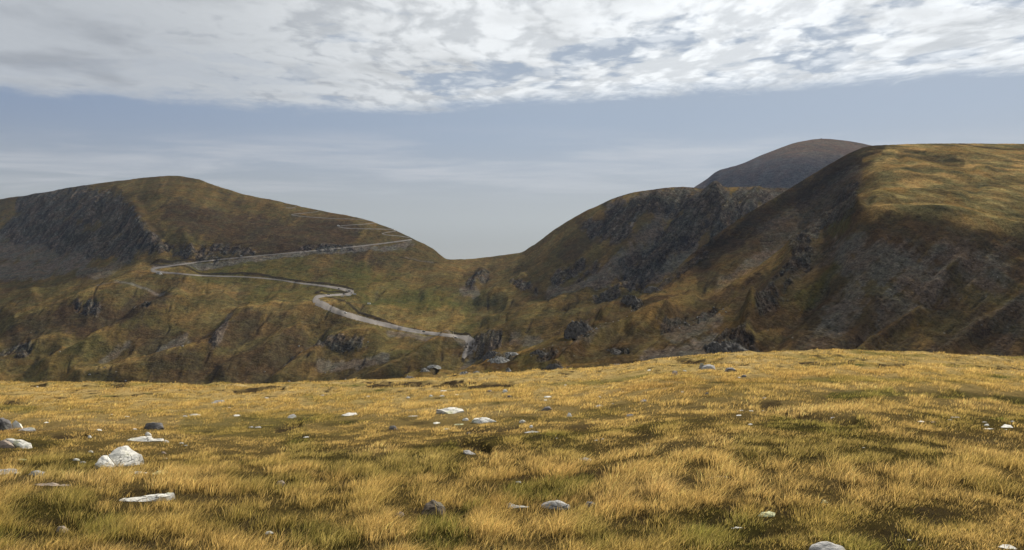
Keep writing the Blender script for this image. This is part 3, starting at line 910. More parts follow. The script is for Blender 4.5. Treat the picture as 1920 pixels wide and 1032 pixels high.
SA = [
    ('dark', .75, 24, [(1640, 278), (1600, 300), (1540, 345), (1470, 385), (1400, 430), (1320, 490)]),
    ('rock', .35, 20, [(1600, 330), (1520, 390), (1440, 440)]),
    ('scree', .55, 9, [(1590, 375), (1500, 430), (1420, 480), (1350, 525)]),
    ('gold', .45, 16, [(1480, 480), (1400, 510), (1320, 548), (1240, 585), (1170, 615)]),
    ('gold', .4, 9, [(1200, 560), (1260, 545), (1300, 530)]),
    ('olive', .6, 20, [(1540, 520), (1480, 560)]),
    ('green', .55, 9, [(1600, 395), (1585, 425), (1560, 440)]), ('green', .6, 12, [(1570, 500), (1540, 530), (1500, 560)]),
    ('scree', .75, 44, [(1600, 480), (1680, 500), (1740, 530)]), ('scree', .6, 30, [(1600, 560), (1560, 600)]), ('scree', .55, 34, [(1780, 470), (1860, 520)]),
    ('scree', .5, 20, [(1700, 570), (1640, 620)]), ('scree', .7, 26, [(1230, 680), (1300, 665), (1340, 650)]), ('scree', .5, 16, [(1260, 630), (1340, 600)]),
    ('scree', .5, 18, [(1880, 600), (1920, 590)]), ('heath', .8, 20, [(1660, 420), (1760, 430), (1860, 460)]),
    ('heath', .85, 14, [(1700, 600), (1600, 650), (1540, 680)]), ('heath', .9, 16, [(1900, 600), (1800, 650), (1700, 690)]),
    ('dark', .5, 10, [(1690, 290), (1760, 292), (1800, 305)]), ('gold', .7, 6, [(1690, 300), (1740, 305), (1770, 318), (1840, 324)]),
    ('gold', .7, 6, [(1740, 283), (1800, 285), (1920, 283)]), ('gold', .75, 9, [(1610, 372), (1660, 365), (1700, 362)]), ('gold', .7, 8, [(1780, 378), (1840, 400), (1900, 420)]),
    ('gold', .6, 4, [(1620, 300), (1650, 290)]), ('gold', .5, 6, [(1640, 318), (1690, 310)]),
    ('gold', .8, 5, [(1000, 648), (980, 656), (930, 668), (890, 684), (850, 694), (826, 691)]), ('gold', .75, 12, [(770, 706), (850, 706), (900, 700)]), ('green', .4, 12, [(960, 690), (920, 700)]),
    ('gold', .5, 5, [(1170, 600), (1120, 625), (1070, 645)]), ('gold', .5, 4, [(1010, 697), (1060, 690), (1120, 686)]), ('gold', .35, 6, [(1360, 640), (1420, 630), (1460, 610)]),
    ('green', .35, 20, [(1040, 690), (980, 680)]), ('dark', .5, 8, [(1140, 656), (1180, 658)]),
    ('dark', .4, 14, [(1430, 570), (1500, 500)]), ('scree', .35, 8, [(1060, 660), (1100, 645), (1140, 620)]),
]
rock = np.zeros_like(Z)
col, rock = paint(A, SA, col, rock, brk)
col = mixc(col, stony * 0.35 * (0.6 + 0.4 * sstep(brk, -0.2, 0.4)), SCREE)
rock = np.maximum(rock, stony * 0.6)
rk = mixc(np.zeros_like(col) + np.array((0.078, 0.069, 0.061)), sstep(crag2, -0.05, 0.35) * 0.55, (0.125, 0.113, 0.100))
rk = mixc(rk, sstep(-crag, 0.0, 0.4) * 0.7, (0.036, 0.033, 0.031))
rk = mixc(rk, sstep(streak, 0.05, 0.4) * 0.4, (0.12, 0.108, 0.096))
col = mixc(col, sstep(-streak, 0.05, 0.45) * 0.4 * (1 - plat), DARK)
col = mixc(col, sstep(streak, 0.1, 0.5) * 0.3 * (1 - plat), OLIVE)
col = col * (1 - (rockm * 0.75)[..., None]) + rk * (rockm * 0.75)[..., None]
rock = np.maximum(rock, rockm)
for pts, c_, k_ in [([(1800, 270.5), (1840, 276), (1880, 279), (1930, 280)], DARK, .6), ([(1560, 560), (1500, 590), (1450, 620), (1400, 640)], DARK, .35), ([(1470, 600), (1400, 635)], GOLD, .35)]:
    col = mixc(col, stroke(px, py, pts, 1.3, 0.5) * k_, c_)
sp = fbm(X / 3.2, Z / 1.7, 3, 181, 0.7)
col = col * (1 + 0.75 * sp * (0.6 + 0.6 * rock))[..., None]
std = sstep(perlin(X / 2.2, Z / 1.2 + Y / 5, 183), 0.50, 0.75) * (0.10 + 0.7 * rock)
col = mixc(col, std * 0.6, (0.22, 0.21, 0.195))
col = np.clip(col, 0.012, 0.6)
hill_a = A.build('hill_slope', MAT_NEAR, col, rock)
tag(hill_a, kind='structure')
A.freeze()

# ---------------- far peak
TD = {
    900:  [(760, 2400), (680, 2700), (640, 2950), (610, 3200), (590, 3500)],
    1150: [(740, 2400), (580, 2700), (530, 2950), (490, 3200), (470, 3500)],
    1240: [(720, 2400), (510, 2700), (460, 2950), (425, 3200), (405, 3500)],
    1290: [(700, 2400), (475, 2700), (415, 2950), (378, 3200), (360, 3500)],
    1325: [(700, 2400), (460, 2700), (395, 2950), (355, 3200), (336, 3500)],
    1345: [(700, 2400), (450, 2700), (385, 2920), (345, 3150), (321, 3400)],
    1390: [(700, 2400), (440, 2680), (375, 2850), (330, 3050), (307, 3350)],
    1420: [(700, 2400), (430, 2650), (365, 2820), (322, 3000), (293, 3350)],
    1450: [(700, 2400), (430, 2620), (355, 2800), (312, 2980), (281, 3350)],
    1500: [(700, 2400), (430, 2600), (350, 2780), (300, 2960), (265, 3400)],
    1540: [(700, 2400), (430, 2600), (350, 2780), (298, 2980), (258.5, 3450)],
    1580: [(700, 2400), (430, 2600), (350, 2780), (300, 3000), (262, 3500)],
    1630: [(700, 2400), (430, 2620), (355, 2800), (310, 3020), (271, 3550)],
    1720: [(700, 2400), (440, 2650), (370, 2850), (330, 3100), (290, 3600)],
    2100: [(700, 2400), (460, 2700), (400, 2950), (350, 3200), (330, 3700)],
}
D = Sheet(TD, 2.0, 200, (900, 2100), back=((400, -60), (900, -300)))
px, py = D.px, D.bpy
X, Y, Z = D.world(); mpp = Y / F
vis = sstep(D.t, 0.3, 1.0) * (1 - sstep(D.t, D.K - 1.15, D.K - 0.9) * 0.85)
q = (px + 0.6 * py) * 2.0; r = (0.6 * px - py) * 2.0
D.Z = D.Z + vis * (9 * fbm(X / 300, Y / 400, 4, 203) + 9 * (ridged(q / 90, r / 260, 4, 211) - 0.5) * sstep(py, 285, 330))
col = np.zeros(Z.shape + (3,)) + np.array((0.075, 0.062, 0.056))
col = mixc(col, sstep(fbm(q / 40, r / 150, 4, 221), 0.0, 0.4) * 0.6, (0.10, 0.092, 0.088))
col = mixc(col, (1 - sstep(py, 275, 305)) * 0.7, (0.16, 0.108, 0.062))
rock = sstep(py, 290, 320) * 0.7
tag(D.build('mountain', MAT_PEAK, col, rock), kind='structure')
D.freeze()

# ------------------------------------------------------------------ meadow
ME_EDGE = [(-700, 728), (-300, 722), (0, 720), (150, 720), (300, 722), (380, 725), (470, 724), (560, 722), (640, 719), (720, 715), (800, 712), (900, 706), (1000, 699), (1080, 696),
           (1150, 690), (1210, 680), (1280, 672), (1350, 667), (1450, 664), (1600, 661), (1700, 664), (1800, 669), (1920, 674), (2200, 684), (2700, 700)]
CAM_H = 1.65


def meadow_base(px, Y):
    wc = (CY - pchip([p[0] for p in ME_EDGE], [p[1] for p in ME_EDGE], px)) / F
    yy = np.linspace(15, 80, 200)
    a_ = 0.0045
    mn = np.min(CAM_H / yy + a_ * np.maximum(0, yy - 30) ** 2 / yy)
    s = -wc - mn
    s = s * sstep(Y, -12, 16)
    e = np.maximum(0, Y - 30)
    drop = np.where(e < 45, a_ * e * e, a_ * 45 * 45 + (e - 45) * 0.42)
    return -CAM_H - s * Y - drop


HOLES = [  # (width px, depth m, points) : hollows and eroded turf steps
    (5, .10, [(690, 724), (760, 722), (830, 723), (900, 722)]), (4, .07, [(880, 726), (960, 722)]), (4, .10, [(440, 735), (470, 733), (530, 731)]),
    (3.5, .07, [(200, 725), (240, 724)]), (3, .06, [(60, 724), (85, 723)]), (7, .10, [(1430, 768), (1500, 778), (1560, 790), (1600, 792)]),
    (6, .12, [(1680, 735), (1740, 739), (1800, 741), (1860, 740)]), (8, .14, [(1870, 745), (1920, 748)]), (8, .10, [(865, 836), (900, 842), (915, 850)]),
    (3, .06, [(1270, 676), (1330, 680), (1400, 684)]), (3, .06, [(1500, 682), (1560, 684), (1600, 680)]), (4, .08, [(1650, 688), (1700, 686)]), (3, .06, [(1850, 690), (1920, 692)]),
    (5, .06, [(100, 822), (160, 820)]), (5, .06, [(10, 755), (50, 757)]), (7, .10, [(780, 962), (830, 958), (870, 975), (860, 1000)]), (7, .08, [(1430, 930), (1470, 940)]),
    (8, .08, [(400, 905), (480, 905), (540, 910)]), (6, .07, [(100, 905), (180, 880)]), (5, .06, [(860, 800), (930, 806), (970, 800)]),
    (9, .08, [(1200, 960), (1260, 1000)]), (8, .08, [(1400, 1000), (1460, 990)]), (8, .08, [(90, 985), (140, 995)]), (6, .06, [(560, 795), (520, 805)]), (4, .05, [(1380, 760), (1460, 758)]),
]


def meadow_extra(X, Y, px, py):
    z = 0.10 * fbm(X / 4.5, Y / 3.2, 3, 301) + 0.035 * fbm(X / 0.9, Y / 0.7, 3, 311)
    z = z + 0.24 * sstep(Y, 20, 32) * np.abs(fbm(X / 1.8, Y / 1.6, 4, 313))
    z = z * sstep(Y, 1.5, 5)
    return z


def hole_mask(px, py):
    m = np.zeros(px.shape); d = np.zeros(px.shape)
    for hw, dep, pts in HOLES:
        s = stroke(px, py, pts, hw, 0.2) * (0.45 if pts[0][1] > 890 else 1.0)
        m = np.maximum(m, s); d = np.maximum(d, s * dep)
    return m, d


def meadow_z(X, Y):
    X = np.asarray(X, float); Y = np.asarray(Y, float)
    px = CX + F * X / np.maximum(Y, 0.8)
    z = meadow_base(np.clip(px, -700, 2700), Y)
    py = CY - F * z / np.maximum(Y, 0.8)
    z = z + meadow_extra(X, Y, px, py)
    m, d = hole_mask(px, py)
    return z - d


def ground_at(px, py):
    """world point of the meadow under a picture position"""
    Ys = np.linspace(4, 52, 1200)
    Xs = (px - CX) / F * Ys
    w_ = meadow_z(Xs, Ys) / Ys
    env = np.maximum.accumulate(w_)
    wq = (CY - py) / F
    i = int(np.searchsorted(env, wq))
    i = min(i, len(Ys) - 1)
    if wq > env[-1] - 1e-6:
        i = int(np.argmax(w_))
    return Vector((Xs[i], Ys[i], Ys[i] * w_[i]))


G_GOLD = np.array((0.43, 0.313, 0.125)); G_PALE = np.array((0.60, 0.45, 0.21)); G_OLIVE = np.array((0.225, 0.19, 0.058))
G_GREEN = np.array((0.115, 0.135, 0.034)); G_RUST = np.array((0.31, 0.19, 0.075)); G_SOIL_SHADE = np.array((0.045, 0.033, 0.020))
GREENS = [
    (26, .9, [(800, 990), (850, 1010), (780, 1020)]), (20, .8, [(960, 925), (1040, 920), (1100, 905)]), (30, .55, [(560, 850), (700, 880), (850, 860)]), (30, .55, [(60, 880), (160, 870)]),
    (24, .6, [(30, 960), (140, 955), (200, 1000)]), (22, .7, [(560, 1010), (660, 1020)]), (18, .5, [(430, 905), (560, 915)]), (16, .6, [(1550, 798), (1620, 795), (1460, 800)]),
    (8, .8, [(1560, 745), (1680, 737), (1800, 742), (1920, 748)]), (7, .5, [(1500, 715), (1600, 712), (1700, 715)]), (30, .45, [(1400, 840), (1600, 845), (1750, 850)]), (18, .5, [(1300, 1000), (1400, 1010)]),
    (16, .45, [(1330, 960), (1420, 985)]), (20, .4, [(1000, 830), (1100, 850)]), (20, .4, [(350, 800), (560, 810)]), (8, .5, [(0, 765), (60, 768)]), (24, .5, [(1090, 970), (1130, 1010)]), (18, .5, [(1550, 1015), (1700, 1025)]),
]
GOLDS = [
    (14, .8, [(0, 775), (200, 772), (420, 762), (560, 755)]), (14, .7, [(620, 752), (800, 750), (1000, 745), (1250, 750)]), (16, .8, [(1300, 880), (1450, 882), (1700, 885), (1920, 890)]),
    (26, .8, [(1290, 900), (1400, 910), (1450, 925)]), (12, .7, [(1350, 740), (1500, 750), (1700, 765), (1900, 770)]), (9, .9, [(700, 716), (900, 708), (1100, 700), (1250, 682)]),
    (18, .6, [(850, 880), (960, 870), (1100, 860), (1250, 870)]), (24, .6, [(900, 1015), (1000, 1000), (1150, 960)]), (16, .6, [(640, 920), (740, 940), (900, 940)]), (10, .6, [(0, 740), (300, 738), (500, 745)]),
    (20, .5, [(200, 940), (300, 900), (560, 950)]), (12, .6, [(1300, 700), (1600, 700), (1900, 705)]),
]


def grass_color(X, Y, px, py):
    v1 = fbm(X / 3.4, Y / 2.6, 4, 401); v2 = fbm(X / 0.8 + 9, Y / 0.8, 3, 411); v3 = fbm(X / 9, Y / 6, 3, 421)
    c = np.zeros(X.shape + (3,)) + G_GOLD
    c = c + (G_OLIVE - c) * (sstep(v1 + 0.35 * v2, -0.08, 0.42) * 0.7)[..., None]
    c = c + (G_PALE - c) * (sstep(-v1 + 0.3 * v2, 0.10, 0.55) * 0.6)[..., None]
    c = c + (G_RUST - c) * (sstep(v3 + 0.5 * v2, 0.12, 0.6) * 0.55)[..., None]
    for hw, k_, pts in GOLDS:
        m = stroke(px, py, pts, hw); c = c + (G_GOLD * 1.08 - c) * (m * k_ * 0.8)[..., None]
    for hw, k_, pts in GREENS:
        m = sstep(stroke(px, py, pts, hw) + 0.5 * v2 + 0.4 * v1, 0.25, 0.8)
        c = c + (G_GREEN - c) * (m * k_ * 0.85)[..., None]
    return c, v1, v2


pxs = np.concatenate([np.arange(-2400, -560, 12.0), np.arange(-560, 2500, 3.0), np.arange(2500, 4400, 12.0)])
Ys = np.concatenate([np.linspace(-14, 4, 30), 4 * (56 / 4) ** np.linspace(0, 1, 520)[1:], np.linspace(58, 400, 80)])
PX, YM = np.meshgrid(pxs, Ys)
XM = np.where(YM > 4, (PX - CX) / F * YM, (PX - CX) / F * 4)
XM = XM + np.sign(XM) * np.maximum(0, 4 - YM) * 0.6 * np.abs((PX - CX) / F)
YM2 = np.where(YM > 4, YM, 4)
zb = meadow_base(np.clip(PX, -700, 2700), YM)
zb = np.where(YM > 4, zb, -CAM_H + (meadow_base(PX, YM2) + CAM_H) * np.clip((YM + 14) / 18, 0, 1))
PYm = CY - F * zb / np.maximum(YM2, 1)
ZM = zb + meadow_extra(XM, YM, PX, PYm)
hm, hd = hole_mask(PX, PYm)
hm = hm * (YM > 4) * (YM < 56); hd = hd * (YM > 4) * (YM < 56)
ZM = ZM - hd
gc, v1, v2 = grass_color(XM, YM, PX, PYm)
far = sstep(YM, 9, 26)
gcol = gc * (0.16 + 0.62 * far)[..., None]  # near ground darkened to paint the shadow gaps between tufts
soil_shade = np.clip(sstep(v2 + 0.4 * v1, 0.15, 0.5) * 0.55 * (1 - 0.45 * far) + hm * 0.9, 0, 1)  # bare earth, plus dark patches painting shade among the near tufts
ragged = sstep(fbm(XM / 0.35, YM / 0.8, 3, 431) + 0.25 * hm, 0.16, 0.34) * sstep(YM, 14, 28)
soil_shade = np.clip(soil_shade + ragged * 0.75, 0, 1)
greenhole = stroke(PX, PYm, [(1600, 740), (1920, 748)], 20) + stroke(PX, PYm, [(800, 980), (860, 990)], 30) + stroke(PX, PYm, [(1480, 795), (1620, 795)], 9)
gcol = gcol + (G_SOIL_SHADE - gcol) * (soil_shade * (1 - 0.4 * np.clip(greenhole, 0, 1)))[..., None]
v = np.stack([XM, YM, ZM], -1).reshape(-1, 3)
meadow = mesh_from_arrays('meadow', v, quads=grid_quads(*XM.shape), col=gcol.reshape(-1, 3), mat=MAT_TURF)
tag(meadow, kind='structure')

# ------------------------------------------------------------------ stones in the meadow
STONE_SPOTS = []


def rand_outline(rg, n=None):
    n = n or rg.randint(6, 9)
    a0 = rg.uniform(0, 6.28)
    out = []
    for i in range(n):
        a = a0 + (i + rg.uniform(-0.28, 0.28)) * 2 * math.pi / n
        rr = rg.uniform(0.82, 1.0)
        out.append((math.cos(a) * rr, math.sin(a) * rr))
    xs = [p[0] for p in out]; ys = [p[1] for p in out]
    return [((x - min(xs)) / (max(xs) - min(xs)) - 0.5, (y - min(ys)) / (max(ys) - min(ys))) for x, y in out]


def stone_mesh(outline_px, tilt, seed, mat, name, lump=0.0):
    """outline in photo pixels -> a slab of that outline lying on the meadow with a rough top and thick sides"""
    rg = random.Random(seed)
    ys = [p[1] for p in outline_px]; xs = [p[0] for p in outline_px]
    bot = max(ys); cxp = 0.5 * (min(xs) + max(xs)); hpx = bot - min(ys)
    base = ground_at(cxp, min(bot, bot))
    Yb = base.y
    s = Yb / F
    wv = (bot - CY) / F
    st, ct = math.sin(tilt), math.cos(tilt)
    k = st + ct * wv
    # densify the outline
    pts = []
    n = len(outline_px)
    per = max(2, int(34 / n))
    for i in range(n):
        a = outline_px[i]; b = outline_px[(i + 1) % n]
        for j in range(per):
            t = j / per
            pts.append((a[0] + (b[0] - a[0]) * t, a[1] + (b[1] - a[1]) * t))
    loc = []
    W = (max(xs) - min(xs)) * s
    for x, y in pts:
        b = (bot - y) * s / k                         # length up the slab
        # perspective of the part lying farther away
        yy = Yb + b * ct
        lx = (x - CX) / F * yy - base.x
        loc.append((lx, b))
    depth = hpx * s / k
    cx_ = sum(p[0] for p in loc) / len(loc); cy_ = sum(p[1] for p in loc) / len(loc)
    thick = max(0.05, min(0.25, 0.35 * min(W, depth))) + 0.08
    bm = bmesh.new()
    rings = [(1.02, -thick - depth * st), (1.03, -0.45 * thick), (1.0, -0.08 * thick), (0.965, 0.0), (0.74, 0.0), (0.5, 0.0), (0.25, 0.0)]
    allr = []
    sz = math.sqrt(W * depth)
    off = Vector((seed * 1.7, seed * 0.9, seed * 0.3))
    for ri, (sc_, dz_) in enumerate(rings):
        ring = []
        for (lx, b) in loc:
            x = cx_ + (lx - cx_) * sc_; bb = cy_ + (b - cy_) * sc_
            up = dz_
            if ri >= 3:
                up += lump * sz * (1 - ((sc_) ** 2)) 
            jit = mnoise.noise(Vector((x, bb, 0)) * (3.2 / max(sz, .05)) + off) * 0.045 * sz + mnoise.noise(Vector((x, bb, 1)) * (8 / max(sz, .05)) + off) * 0.02 * sz
            if ri == 0:
                p = Vector((x, bb * ct, up + (bb * st * 0.0)))
            else:
                p = Vector((x, bb * ct - st * up, bb * st + ct * up + (jit if ri >= 3 else 0)))
                side = mnoise.noise(Vector((x, bb, dz_)) * (5 / max(sz, .05)) + off) * 0.03 * sz
                p.x += side
            ring.append(bm.verts.new(p))
        allr.append(ring)
    c = bm.verts.new(Vector((cx_, cy_ * ct, cy_ * st + lump * sz)))
    N = len(loc)
    for r0, r1 in zip(allr[:-1], allr[1:]):
        for i in range(N):
            bm.faces.new((r0[i], r0[(i + 1) % N], r1[(i + 1) % N], r1[i]))
    for i in range(N):
        bm.faces.new((allr[-1][i], allr[-1][(i + 1) % N], c))
    bm.faces.new(list(reversed(allr[0])))
    bmesh.ops.recalc_face_normals(bm, faces=bm.faces)
    me = bpy.data.meshes.new(name); bm.to_mesh(me); bm.free()
    me.materials.append(mat)
    o = bpy.data.objects.new(name, me); COL.objects.link(o)
    o.location = base + Vector((0, 0, -0.015))
    STONE_SPOTS.append((base.x + cx_, base.y + cy_ * ct, W * 0.56 + 0.03, depth * 0.55 * ct + 0.02))
    # keep a low strip open in front so that the stone is not buried in blades
    STONE_SPOTS.append((base.x + cx_, base.y - 0.09, W * 0.48, 0.13 + 0.006 * Yb))
    return o


BIG = [  # traced outlines: name, kind, tilt, lump, label, points
    ('boulder', 'white', 20, .03, 'largest white boulder at the left, cracked across, with dark pits and yellow lichen',
     [(222, 834.5), (233, 832), (240, 833), (252, 841), (266, 851), (252, 862), (240, 870), (222, 876), (215, 868), (209, 859), (203, 851), (212, 843)]),
    ('stone', 'white', 14, .03, 'flat lilac-grey slab in the grass just behind the cracked white boulder',
     [(237, 824), (246, 819), (262, 817), (284, 816), (288, 821), (307, 821), (303, 825), (280, 827), (262, 829), (246, 827)]),
    ('stone', 'white', 55, .05, 'upright white pointed stone beside the dark rock at the left edge', [(23, 793), (29, 787), (36, 792), (42, 803), (34, 805), (25, 803)]),
    ('stone', 'grey', 8, .02, 'flat pinkish slab at the foot of the upright white stone', [(34, 806), (44, 801), (58, 800), (66, 801), (62, 804), (68, 805), (54, 809), (40, 809)]),
    ('stone', 'dark', 30, .25, 'dark grey rounded rock cut by the left edge of the view', [(-20, 800), (-10, 786), (6, 782), (18, 787), (22, 797), (14, 806), (-6, 808)]),
    ('stone', 'white', 22, .04, 'white tilted slab near the left edge with a shaded brown flank', [(10, 822), (22, 820), (44, 824), (58, 830), (59, 834), (48, 842), (34, 836), (22, 829)]),
    ('stone', 'brown', 35, .15, 'brown rock tucked under the left end of the tilted white slab', [(-6, 838), (0, 825), (9, 822), (24, 831), (30, 838), (10, 841)]),
    ('stone', 'white', 10, .03, 'long pale slab half sunk in grass in front of the cracked boulder', [(221, 938), (232, 933), (262, 929), (296, 923), (318, 920), (327, 922), (312, 930), (282, 936), (254, 941), (232, 944)]),
    ('stone', 'grey', 8, .03, 'grey flat slab at the left edge with a dark back rim', [(-14, 879), (8, 877), (30, 876), (34, 881), (24, 887), (4, 891), (-14, 890)]),
    ('stone', 'brown', 6, .03, 'low brownish slab almost buried in grass at the lower left', [(60, 906), (90, 904), (120, 906), (138, 909), (130, 914), (96, 914), (72, 911)]),
    ('stone', 'white', 8, .03, 'small white slab left of the yellow-lichened slab below the cracked boulder', [(248, 882), (262, 881), (278, 884), (280, 889), (266, 890), (254, 889)]),
    ('stone', 'green', 8, .03, 'thin slab with yellow lichen right of its white neighbour', [(284, 885), (300, 880), (322, 882), (318, 887), (300, 890), (288, 890)]),
    ('stone', 'green', 8, .03, 'narrow yellow-green stone lying alone near the left edge', [(30, 860), (40, 858), (60, 861), (46, 863), (34, 864)]),
    ('stone', 'dark', 30, .2, 'dark rock with upright grooves behind the lilac-grey slab', [(270, 800), (274, 793), (290, 791), (304, 792), (306, 800), (296, 806), (278, 805)]),
    ('stone', 'white', 9, .02, 'diamond-shaped flat white slab in the middle of the meadow', [(818, 767), (832, 764), (852, 762.5), (866, 765), (871, 769), (858, 772), (848, 777), (838, 774), (828, 769)]),
    ('stone', 'white', 16, .10, 'knobbly white rock to the right of the diamond-shaped slab', [(884, 789), (890, 784), (902, 782), (912, 782), (924, 786), (934, 790), (918, 793), (900, 794)]),
    ('stone', 'grey', 26, .16, 'rounded pale grey boulder in the grass at the lower centre', [(1011, 947), (1018, 940), (1030, 936), (1044, 935), (1058, 938), (1069, 945), (1066, 952), (1046, 956), (1024, 953)]),
    ('stone', 'white', 20, .05, 'bone-white narrow rock just left of the rounded grey boulder', [(949, 943), (956, 941), (972, 946), (992, 949), (994, 954), (976, 955), (960, 954), (950, 949)]),
    ('stone', 'dark', 35, .25, 'small dark clod-like rock right of the rounded grey boulder', [(1094, 946), (1100, 939), (1112, 939), (1118, 946), (1112, 954), (1098, 953)]),
    ('stone', 'earth', 26, .14, 'dark earthy rock rising from the green hollow at the lower centre', [(790, 960), (798, 940), (812, 933), (826, 938), (835, 948), (828, 962), (806, 966)]),
    ('stone', 'grey', 20, .10, 'large weathered grey boulder cut by the bottom edge at the right', [(1516, 1024), (1522, 1015), (1540, 1011), (1562, 1013), (1580, 1020), (1590, 1030), (1582, 1040), (1530, 1042)]),
    ('stone', 'green', 18, .12, 'green and white lichened rock in the short turf at the lower right', [(1421, 965), (1428, 958), (1442, 955), (1454, 959), (1452, 967), (1438, 971), (1426, 969)]),
    ('stone', 'white', 10, .04, 'flat white stone just in front of the green and white lichened rock', [(1370, 987), (1380, 984), (1396, 987), (1401, 991), (1386, 993), (1374, 991)]),
    ('stone', 'green', 40, .08, 'pointed yellow-green stone on the right side of the meadow', [(1540, 943), (1543, 936), (1550, 939), (1556, 946), (1546, 947)]),
    ('stone', 'grey', 5, .02, 'long flat grey stone hidden in the tall golden grass at centre right', [(1326, 894), (1345, 891), (1374, 893), (1366, 896), (1340, 897)]),
    ('stone', 'grey', 24, .15, 'grey-green jagged rock on the crest between a pointed stone and a dark rock', [(1314, 692), (1320, 684), (1330, 682), (1340, 686), (1342, 693), (1328, 695)]),
    ('stone', 'grey', 65, .05, 'small pointed stone on the crest left of the grey-green jagged rock', [(1311, 689), (1314, 680), (1319, 681), (1321, 689), (1315, 691)]),
    ('stone', 'dark', 24, .18, 'dark hump-backed rock on the crest right of the grey-green jagged rock', [(1357, 697), (1362, 689), (1372, 688), (1382, 695), (1374, 698)]),
    ('stone', 'dark', 26, .2, 'round dark stone in the golden grass right of centre', [(1013, 770), (1020, 763), (1030, 761), (1036, 767), (1026, 771)]),
    ('stone', 'white', 45, .08, 'small white wedge stone standing right of the round dark stone', [(1062, 780), (1066, 772), (1070, 774), (1073, 781), (1066, 782)]),
    ('stone', 'grey', 8, .03, 'grey flat slab lying in the worn grass near the middle', [(982, 809), (998, 806), (1014, 808), (1004, 812), (988, 812)]),
    ('stone', 'grey', 10, .04, 'grey slab in golden grass far out on the left half', [(396, 755), (404, 751), (418, 749), (422, 753), (410, 757)]),
    ('stone', 'white', 8, .03, 'pale flat stone left of centre under the dark turf step', [(640, 778), (652, 773), (668, 772), (670, 776), (654, 780)]),
    ('stone', 'grey', 16, .05, 'grey ragged stone in the worn grass on the left half', [(537, 785), (541, 778), (552, 775), (556, 779), (548, 785)]),
    ('stone', 'brown', 40, .2, 'brown pointed rock among green tussocks at the lower left', [(518, 910), (520, 901), (530, 899), (536, 906), (530, 913)]),
    ('stone', 'brown', 35, .25, 'rust-brown lump half hidden in grass near the bottom left corner', [(104, 998), (108, 986), (120, 984), (130, 992), (122, 1001)]),
    ('stone', 'grey', 12, .05, 'grey slab sunk in the dark hollow at mid-meadow', [(868, 843), (880, 843), (892, 850), (888, 854), (874, 850)]),
    ('stone', 'grey', 12, .05, 'smooth grey-pink stone in tall grass below the round dark stone', [(1086, 858), (1098, 856), (1111, 861), (1108, 866), (1094, 864)]),
    ('stone', 'white', 10, .04, 'largest pale slab of the cluster near the right edge', [(1876, 800), (1884, 794), (1896, 796), (1901, 801), (1888, 803)]),
    ('stone', 'white', 6, .02, 'flattest white slab in the cluster near the right edge', [(1840, 803), (1852, 801), (1866, 803), (1860, 807), (1846, 806)]),
    ('stone', 'grey', 22, .12, 'grey-green stone half buried between two slabs near the left edge', [(52, 890), (58, 882), (70, 880), (84, 884), (90, 891), (72, 895)]),
    ('stone', 'white', 10, .05, 'white stones-topped slab in a worn dark patch at the lower right corner', [(1870, 1022), (1880, 1017), (1896, 1018), (1908, 1026), (1896, 1032), (1876, 1030)]),
]
centres = []
for i, (nm, kind, tilt, lump, lab, pts) in enumerate(BIG):
    o = stone_mesh(pts, math.radians(tilt), 11 + i, STONE[kind], nm, lump)
    tag(o, lab, 'rock', 'stones lying in the golden meadow')
    if i == 0:
        frag = stone_mesh([(177, 869), (185, 858), (193, 851), (202, 851), (208, 860), (214, 868), (218, 874), (206, 877), (192, 877)], math.radians(20), 77, STONE['white'], 'broken_piece', .04)
        frag.parent = o; frag.matrix_parent_inverse = Matrix.Identity(4)
        frag.location = frag.location - o.location
        tag(frag, 'smaller left piece split off by the crack')
    centres.append((sum(p[0] for p in pts) / len(pts), sum(p[1] for p in pts) / len(pts)))

